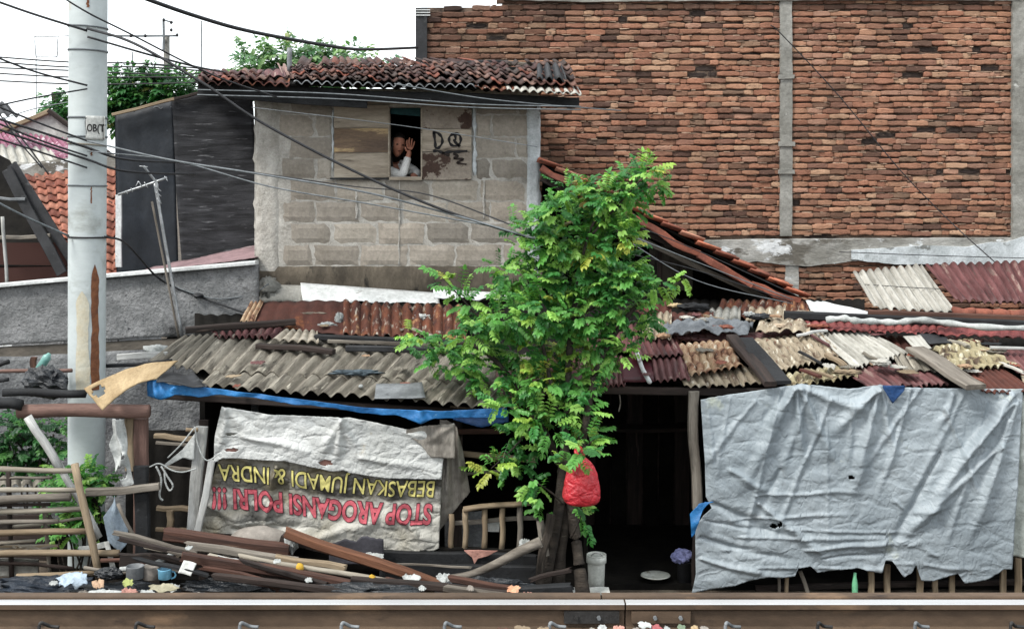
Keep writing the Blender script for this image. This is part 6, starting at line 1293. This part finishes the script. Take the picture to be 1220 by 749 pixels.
o = cloth('pink_cloth', lambda u: 655, poly([(0, 656), (.25, 664), (.3, 672), (.4, 666), (.7, 662), (1, 655)]), lambda v: 553, lambda v: 593, 9.25, m_rag_p, (), nu=30, nv=12, crease=.02); T(o, 'salmon pink cloth draped over the black boards', 'cloth')
q = [P(219, 667, 8.3), P(234, 671, 8.3), P(227, 686, 8.25), P(212, 682, 8.25)]; f0 = quad_fn(q)
o = grid('white_card', lambda u, v: f0(u, v) + Vector((0, .01 * math.sin(u * 3), 0)), 6, 6, m_card, None, .006); T(o, 'tilted white card right of the sky blue mug', 'card')
mg = root('mug', 'sky blue plastic mug lying in the litter with its handle to the right', 'mug', P(196, 690, 8.3))
lathe('cup', P(196.5, 689, 8.3), [(.036, 0), (.043, .005), (.045, .06), (.047, .066), (.042, .066), (.040, .01), (.001, .008)], m_mug, mg, k=24)
tube('handle', [P(203, 680, 8.3), P(208, 681, 8.3), P(209, 686, 8.3), P(204, 689, 8.3)], .006, m_mug, mg, k=8)
o = lathe('tin', P(161, 688, 8.35), [(.055, 0), (.058, .004), (.058, .075), (.06, .08), (.054, .08), (.052, .01), (.001, .008)], m_greymet, k=22); T(o, 'grey metal tin left of the sky blue mug', 'tin')
o = lathe('tin', P(180, 689, 8.4), [(.05, 0), (.053, .004), (.053, .085), (.048, .085), (.046, .01), (.001, .008)], m_rag_g, k=22); T(o, 'pale beaker between the grey tin and the sky blue mug', 'cup')
# half buried laths
LB = {'dark_old_timber': 'dark', 'brown_timber': 'brown', 'weathered_grey_wood': 'grey', 'black_painted_beam': 'black', 'bleached_bamboo': 'pale'}
SEEN = set()
for i in range(60):
    _m = random.choice([m_wood_dark, m_wood_brown, m_wood_grey, m_black, m_wood_dark, m_wood_pale])
    x = U(150, 520); zone = ['far left end', 'left half', 'middle', 'right half', 'far right end'][min(4, int((x - 150) / 74))]
    if (_m.name, zone) in SEEN: continue
    SEEN.add((_m.name, zone)); y = lerp(660, 706, (x - 150) / 370) + U(-12, 8); L_ = U(30, 110); s = U(.12, .32); Yt = U(8.3, 8.65)
    tag(bar('timber', P(x, y, Yt), P(x + L_, y + L_ * s, Yt - .05), U(.02, .045), U(.015, .03), _m, None, ragged=.03), 'thin ' + LB[_m.name] + ' lath half buried in the ' + zone + ' of the timber heap', 'plank', 'thin laths half buried in the timber heap')
# litter in front of the rail
GL = 'litter in front of the polished rail'
for i, (px, py, rx, mm, lb) in enumerate([(598, 748, .05, m_wood_brown, 'dry brown leaf scrap left of the rail joint'), (622, 746, .06, m_wood_tan, 'tan dry leaf under the rail'), (648, 747, .05, m_wood_tan, 'second tan dry leaf under the rail'), (718, 744, .035, m_rag_w, 'white plastic scrap left of the joint'), (736, 745, .04, m_rag_p, 'pinkish white plastic scrap at the joint'), (768, 741, .05, m_rag_w, 'long white wrapper right of the joint'), (782, 744, .045, M('faded_red_film', H('a05a5c', .75), H('8a4a4c', .7), bump=.3), 'faded red wrapper right of the joint'), (828, 745, .03, m_yboard, 'small yellow wrapper farther right of the joint'), (812, 744, .03, M('dull_green_film', H('84957c', .7), H('6c7c66', .7), bump=.3), 'greenish wrapper beside the small yellow one'), (795, 746, .03, m_rag_w, 'white scrap under the red wrapper'), (840, 746, .03, m_rag_g, 'grey stone like scrap rightmost of the litter'), (757, 747, .03, m_rag_g, 'grey scrap below the fishplate joint'), (705, 747, .025, m_rag_g, 'small grey scrap left of the white one')]):
    o = scrap('litter', P(px, py + 4, 6.03), rx * .62, .03, rx * .16 + .003, mm); T(o, lb, 'litter', GL)
# ------------------------------------------------------------------ lattice, bucket, bag, doorway things
lt = root('lattice_gate', 'low gate of tan bamboo uprights between the banner and the tree', 'gate', P(585, 657, 9.4))
bar('top_rail', P(552, 606, 9.38), P(632, 598, 9.38), .05, .04, m_wood_tan, lt, rnd_=True, nodes=.06)
bar('mid_rail', P(540, 623, 9.45), P(640, 616, 9.45), .03, .03, m_wood_grey, lt)
for px, t in ((537, 612), (554, 606), (577, 604), (598, 602), (619, 600)): bar('upright', P(px, 657, 9.4), P(px + 1, t, 9.4), .042, .035, m_wood_tan if px < 610 else m_wood_grey, lt, rnd_=True, nodes=.05)
o = sheet('grey_boarding', [P(530, 612, 9.75), P(578, 608, 9.75), P(578, 660, 9.7), P(530, 660, 9.7)], 3, m_gwall_lo, None, amp=.006); T(o, 'dim grey sheet behind the left half of the lattice gate', 'sheet')
o = box('white_box', fx(580, 9.7), fx(595, 9.7), 9.7, 9.78, P(0, 633, 9.7).z, P(0, 625, 9.7).z, m_card, None, wob=.004); T(o, 'small white box seen through the lattice gate', 'box')
bk = root('bucket', 'dirty off white bucket with a rim standing left in the dark doorway', 'bucket', P(710, 702, 9.3))
lathe('pail', P(710.5, 702, 9.3), [(.052, 0), (.058, .004), (.064, .2), (.064, .245), (.072, .248), (.073, .262), (.066, .263), (.055, .02), (.001, .01)], m_bucket, bk, k=28)
lathe('rim', P(710.5, 702, 9.3) + Vector((0, 0, .2)), [(.066, 0), (.074, .004), (.074, .05), (.067, .052)], m_bucket, bk, k=28)
tube('handle', [P(702, 669, 9.28), P(705, 661, 9.24), P(711, 658, 9.22), P(717, 661, 9.24), P(719, 668, 9.28)], .005, m_wood_white, bk, k=8)
o = bar('white_board', P(676, 704, 9.15), P(726, 704, 9.15), .14, .018, m_card, None, wob=.003); T(o, 'white board lying flat in front of the bucket', 'board')
o = lathe('plate', P(781, 688, 9.68), [(.001, 0), (.07, 0), (.11, .018), (.115, .02), (.11, .026), (.07, .008), (.001, .006)], m_bucket, k=30, sy=.9); T(o, 'shallow pale dish on the floor of the dark doorway', 'dish')
o = lathe('pot', P(816, 692, 9.7), [(.05, 0), (.06, .004), (.062, .15), (.07, .155), (.062, .16), (.055, .02), (.001, .01)], m_darkmet, k=24); T(o, 'dark metal pot under the lilac cloth in the doorway', 'pot')
heap('lilac_cloth', 812, 662, 9.68, .09, .07, .05, m_rag_l, 'bunched lilac cloth on top of the dark pot in the doorway', 'cloth', amp=.4, crumple=.15)
for k, (px, a, b, lb) in enumerate([(738, 470, 490, 'pale string hanging in the top left of the doorway'), (824, 508, 530, 'greenish string hanging beside the doorway post')]):
    o = tube('string', [P(px, a, 9.7), P(px + 1, (a + b) / 2, 9.7), P(px - 1, b, 9.7)], .006, m_wood_grey, k=5); T(o, lb, 'string')
# red carrier bag
def redbag():
    rt_ = root('red_bag', 'full red plastic carrier bag hanging from the tree', 'bag', P(692, 601, 8.75))
    V, Fc = [], []; k = 48; Yb = 8.75; S = Yb / F
    prof = [(541, .015, 690), (545, .045, 690), (550, .068, 691), (556, .088, 692), (564, .106, 693), (574, .120, 693), (584, .129, 693), (592, .131, 693), (597, .122, 693), (600, .10, 693), (602, .05, 693), (602.5, .002, 693)]
    pf = poly([(a, b) for a, b, c in prof]); cf = poly([(a, c) for a, b, c in prof]); n = 40
    for i in range(n + 1):
        py = lerp(541, 602.5, i / n)
        for q in range(k):
            t = 2 * math.pi * q / k; w = 1 + (.10 * math.sin(t * 6 + 1) + .06 * math.sin(t * 11 + 2)) * max(0, (575 - py) / 34) + .10 * fbm(math.cos(t) * 2, math.sin(t) * 2, py * .05)
            r = pf(py) * w; V.append(P(cf(py), py, Yb) + Vector((r * math.cos(t), r * .75 * math.sin(t), 0)))
    for i in range(n):
        for q in range(k): a = i * k + q; b = i * k + (q + 1) % k; Fc.append((a, a + k, b + k, b))
    mk('bag_body', V, Fc, m_red, rt_, True)
    for dx in (-1, 1): tube('handle', [P(693 + dx * 2, 545, Yb), P(690 + dx * 4, 538, Yb), P(689 + dx * 2, 532, 8.85), P(689, 528, 8.95)], lambda t: .014 - .006 * t, m_red, rt_, k=8)
redbag()
# ------------------------------------------------------------------ person at the window
def person():
    Yp = 12.18; rt_ = root('person', 'dark haired person in a white sweater at the open window, one hand raised', 'person', Vector((hx(474), Yp + .15, ZB + .05)))
    def Q(px, py, Y=Yp): return P(px, py, Y)
    def skin(chains, sub=2):
        bm = bmesh.new(); rad = []; idx = {}
        for ch in chains:
            prev = None
            for (p, r) in ch:
                key = tuple(round(c, 4) for c in p)
                if key not in idx: idx[key] = bm.verts.new(p); rad.append(r)
                v = idx[key]
                if prev is not None and prev != v and not any(e.other_vert(prev) == v for e in prev.link_edges): bm.edges.new((prev, v))
                prev = v
        me = bpy.data.meshes.new('s'); bm.to_mesh(me); bm.free(); o = bpy.data.objects.new('s', me); COL.objects.link(o)
        o.modifiers.new('k', 'SKIN'); 
        for i, d in enumerate(me.skin_vertices[0].data): r = rad[i]; d.radius = (r, r) if not isinstance(r, tuple) else r; d.use_root = (i == 0)
        s = o.modifiers.new('s', 'SUBSURF'); s.levels = s.render_levels = sub
        dg = bpy.context.evaluated_depsgraph_get(); m2 = bpy.data.meshes.new_from_object(o.evaluated_get(dg))
        V = [v.co.copy() for v in m2.vertices]; Fc = [tuple(p.vertices) for p in m2.polygons]
        bpy.data.objects.remove(o); return V, Fc
    z0 = ZB + .05
    pelvis = Vector((hx(468), Yp + .42, z0 + .62)); chest = Vector((hx(466), Yp + .20, Q(466, 203).z)); neck0 = Q(469, 194, Yp + .12); neck1 = Q(472, 184, Yp + .06)
    shL = Q(459, 197, Yp + .1); shR = Q(482, 199, Yp + .16)
    elb = Q(480, 208.5, Yp - .10); wr = Q(487, 184, Yp - .10); palm = Q(488.5, 178.5, Yp - .10)
    elb2 = Q(499, 207, Yp + .02); wr2 = Q(489, 211, Yp - .02)
    knL = Vector((hx(462), Yp + .02, z0 + .42)); ftL = Vector((hx(460), Yp + .35, z0 + .05)); knR = Vector((hx(476), Yp + .04, z0 + .42)); ftR = Vector((hx(478), Yp + .38, z0 + .05))
    waist = pelvis.lerp(chest, .5)
    chains = [[(pelvis, .13), (waist, .12), (chest, .125), (neck0, .055), (neck1, .048)], [(chest, .125), (shL, .06), (Q(464, 205, Yp), .048), (elb, .040), (wr, .026), (palm, (.036, .018))],
              [(chest, .125), (shR, .06), (elb2, .042), (wr2, .03)], [(pelvis, .13), (knL, .07), (ftL, .045), (ftL + Vector((0, -.18, -.01)), .03)], [(pelvis, .13), (knR, .07), (ftR, .045), (ftR + Vector((0, -.18, -.01)), .03)]]
    V, Fc = skin(chains)
    def add(V2, F2): b = len(V); V.extend(V2); Fc.extend([tuple(b + i for i in f) for f in F2])
    # fingers of the raised hand: four fingers curled toward the brow, thumb off the side
    for (a, b, c, r) in (((485.6, 175.5), (484.6, 170.5), (485.2, 166.5), .0088), ((487.6, 174.6), (487.2, 168.8), (488.0, 164.0), .009), ((489.8, 174.8), (490.4, 169.2), (491.2, 165.0), .0088), ((491.6, 176.2), (493.2, 171.5), (494.0, 168.2), .0078)):
        p0, p1, p2 = Q(*a, Yp - .10), Q(*b, Yp - .125), Q(*c, Yp - .105)
        add(*skin([[(palm, .012), (p0, r * 1.1), (p1, r), (p2, r * .8)]], 1))
    add(*skin([[(Q(486.4, 181, Yp - .1), .012), (Q(483.6, 178.6, Yp - .12), .0105), (Q(482.6, 174.8, Yp - .12), .0085)]], 1))
    # head
    hc = Q(474.5, 173.5, Yp - .01); k = 40; n = 28; HV, HF = [], []
    yaw = math.radians(18); rm = Matrix.Rotation(yaw, 3, 'Z') @ Matrix.Rotation(math.radians(8), 3, 'Y')
    for i in range(n + 1):
        th = math.pi * i / n
        for j in range(k):
            ph = 2 * math.pi * j / k; d = Vector((math.sin(th) * math.cos(ph), math.sin(th) * math.sin(ph), math.cos(th)))
            x, y, z = d.x * .067, d.y * .090, d.z * .112
            fr_ = max(0, -d.y)
            if z < 0: x *= 1 - .38 * (-d.z) ** 1.3; y *= 1 - .12 * (-d.z)
            y -= .020 * math.exp(-((d.x / .16) ** 2 + ((d.z + .12) / .16) ** 2)) * (fr_ > 0)      # nose
            y -= .008 * math.exp(-((d.x / .3) ** 2 + ((d.z + .46) / .08) ** 2)) * (fr_ > 0)       # lips
            y -= .008 * math.exp(-((d.z - .22) / .10) ** 2) * fr_                                   # brow
            for sx_ in (-1, 1): y += .012 * math.exp(-(((d.x - sx_ * .36) / .17) ** 2 + ((d.z - .05) / .10) ** 2)) * (fr_ > 0)
            y -= .006 * math.exp(-((d.x / .3) ** 2 + ((d.z + .82) / .15) ** 2)) * (fr_ > 0)
            HV.append(hc + rm @ Vector((x, y, z)))
    HF = [(i * k + j, (i + 1) * k + j, (i + 1) * k + (j + 1) % k, i * k + (j + 1) % k) for i in range(n) for j in range(k)]
    add(HV, HF)
    for sx_ in (-1, 1):
        ev, ef = tube_vf([hc + rm @ Vector((sx_ * .070, .0, .018)), hc + rm @ Vector((sx_ * .080, .008, .0)), hc + rm @ Vector((sx_ * .072, .004, -.024))], .011, 8); add(ev, ef)
    body = mk('body', V, Fc, m_skin, rt_, True)
    for sx_ in (-1, 1):
        e = blob('eye', hc + rm @ Vector((sx_ * .028, -.078, .006)), .012, .008, .007, M('eye_dark', H('1b1412', .7), H('2a201c', .7), bump=0, rough=.2), rt_, amp=0, k=10)
    blob('mouth', hc + rm @ Vector((0, -.088, -.052)), .020, .006, .006, M('lip', H('6f3f38', .8), H('5f342f', .8), bump=0), rt_, amp=0, k=12)
    # hair: cap plus long locks to the left shoulder
    HV2 = []
    for i in range(n + 1):
        th = math.pi * i / n
        for j in range(k):
            ph = 2 * math.pi * j / k; d = Vector((math.sin(th) * math.cos(ph), math.sin(th) * math.sin(ph), math.cos(th)))
            face = d.y < -.25 and d.z < .60 and abs(d.x) < .78
            if d.z < -.45 and d.y < .35: face = True
            s = 1.12 if not face else .80; s += .03 * fbm(d.x * 5, d.y * 5, d.z * 2)
            z = d.z * .112 * s; 
            HV2.append(hc + rm @ Vector((d.x * .072 * s, d.y * .095 * s + (.012 if not face else .02), z - (.05 if d.z < -.3 and not face else 0))))
    mk('hair', HV2, HF, m_hair, rt_, True)
    V3, F3 = [], []
    for q in range(16):
        a = U(-1, 1); st_ = hc + rm @ Vector((-.064 + .012 * a, -.02 + .04 * rnd(), .02)); 
        pts = catmull([st_, st_ + Vector((-.012, -.01, -.07)), Q(464.5 + 2 * a, 188, Yp - .0), Q(465 + 3 * a, 198, Yp - .03)], 5)
        b = len(V3); v, f = tube_vf(pts, lambda t: .012 * (1 - .5 * t), 6); V3 += v; F3 += [tuple(b + i for i in ff) for ff in f]
    mk('hair_locks', V3, F3, m_hair, rt_, True)
    # sweater: a looser skin over torso and sleeves, V neck left open
    fw = wr.lerp(elb, .08)
    SV, SF = skin([[(waist, .135), (chest, .14), (chest.lerp(neck0, .45), .11)], [(chest, .14), (shL, .072), (Q(464, 205, Yp), .058), (elb, .050), (wr.lerp(elb, .5), .042), (fw, .036)], [(chest, .14), (shR, .07), (elb2, .052), (wr2.lerp(elb2, .2), .04)]])
    mk('sweater', SV, SF, m_sweater, rt_, True)
    TV, TF = skin([[(pelvis, .14), (pelvis.lerp(waist, .7), .132)], [(pelvis, .14), (knL, .082), (ftL.lerp(knL, .15), .055)], [(pelvis, .14), (knR, .082), (ftR.lerp(knR, .15), .055)]])
    mk('trousers', TV, TF, m_darkbag, rt_, True)
person()

# final pass: everything left untagged at top level that could be mistaken for setting says it is a thing
for o in SC.objects:
    if o.parent is None and 'label' in o and 'kind' not in o: o['kind'] = 'thing'
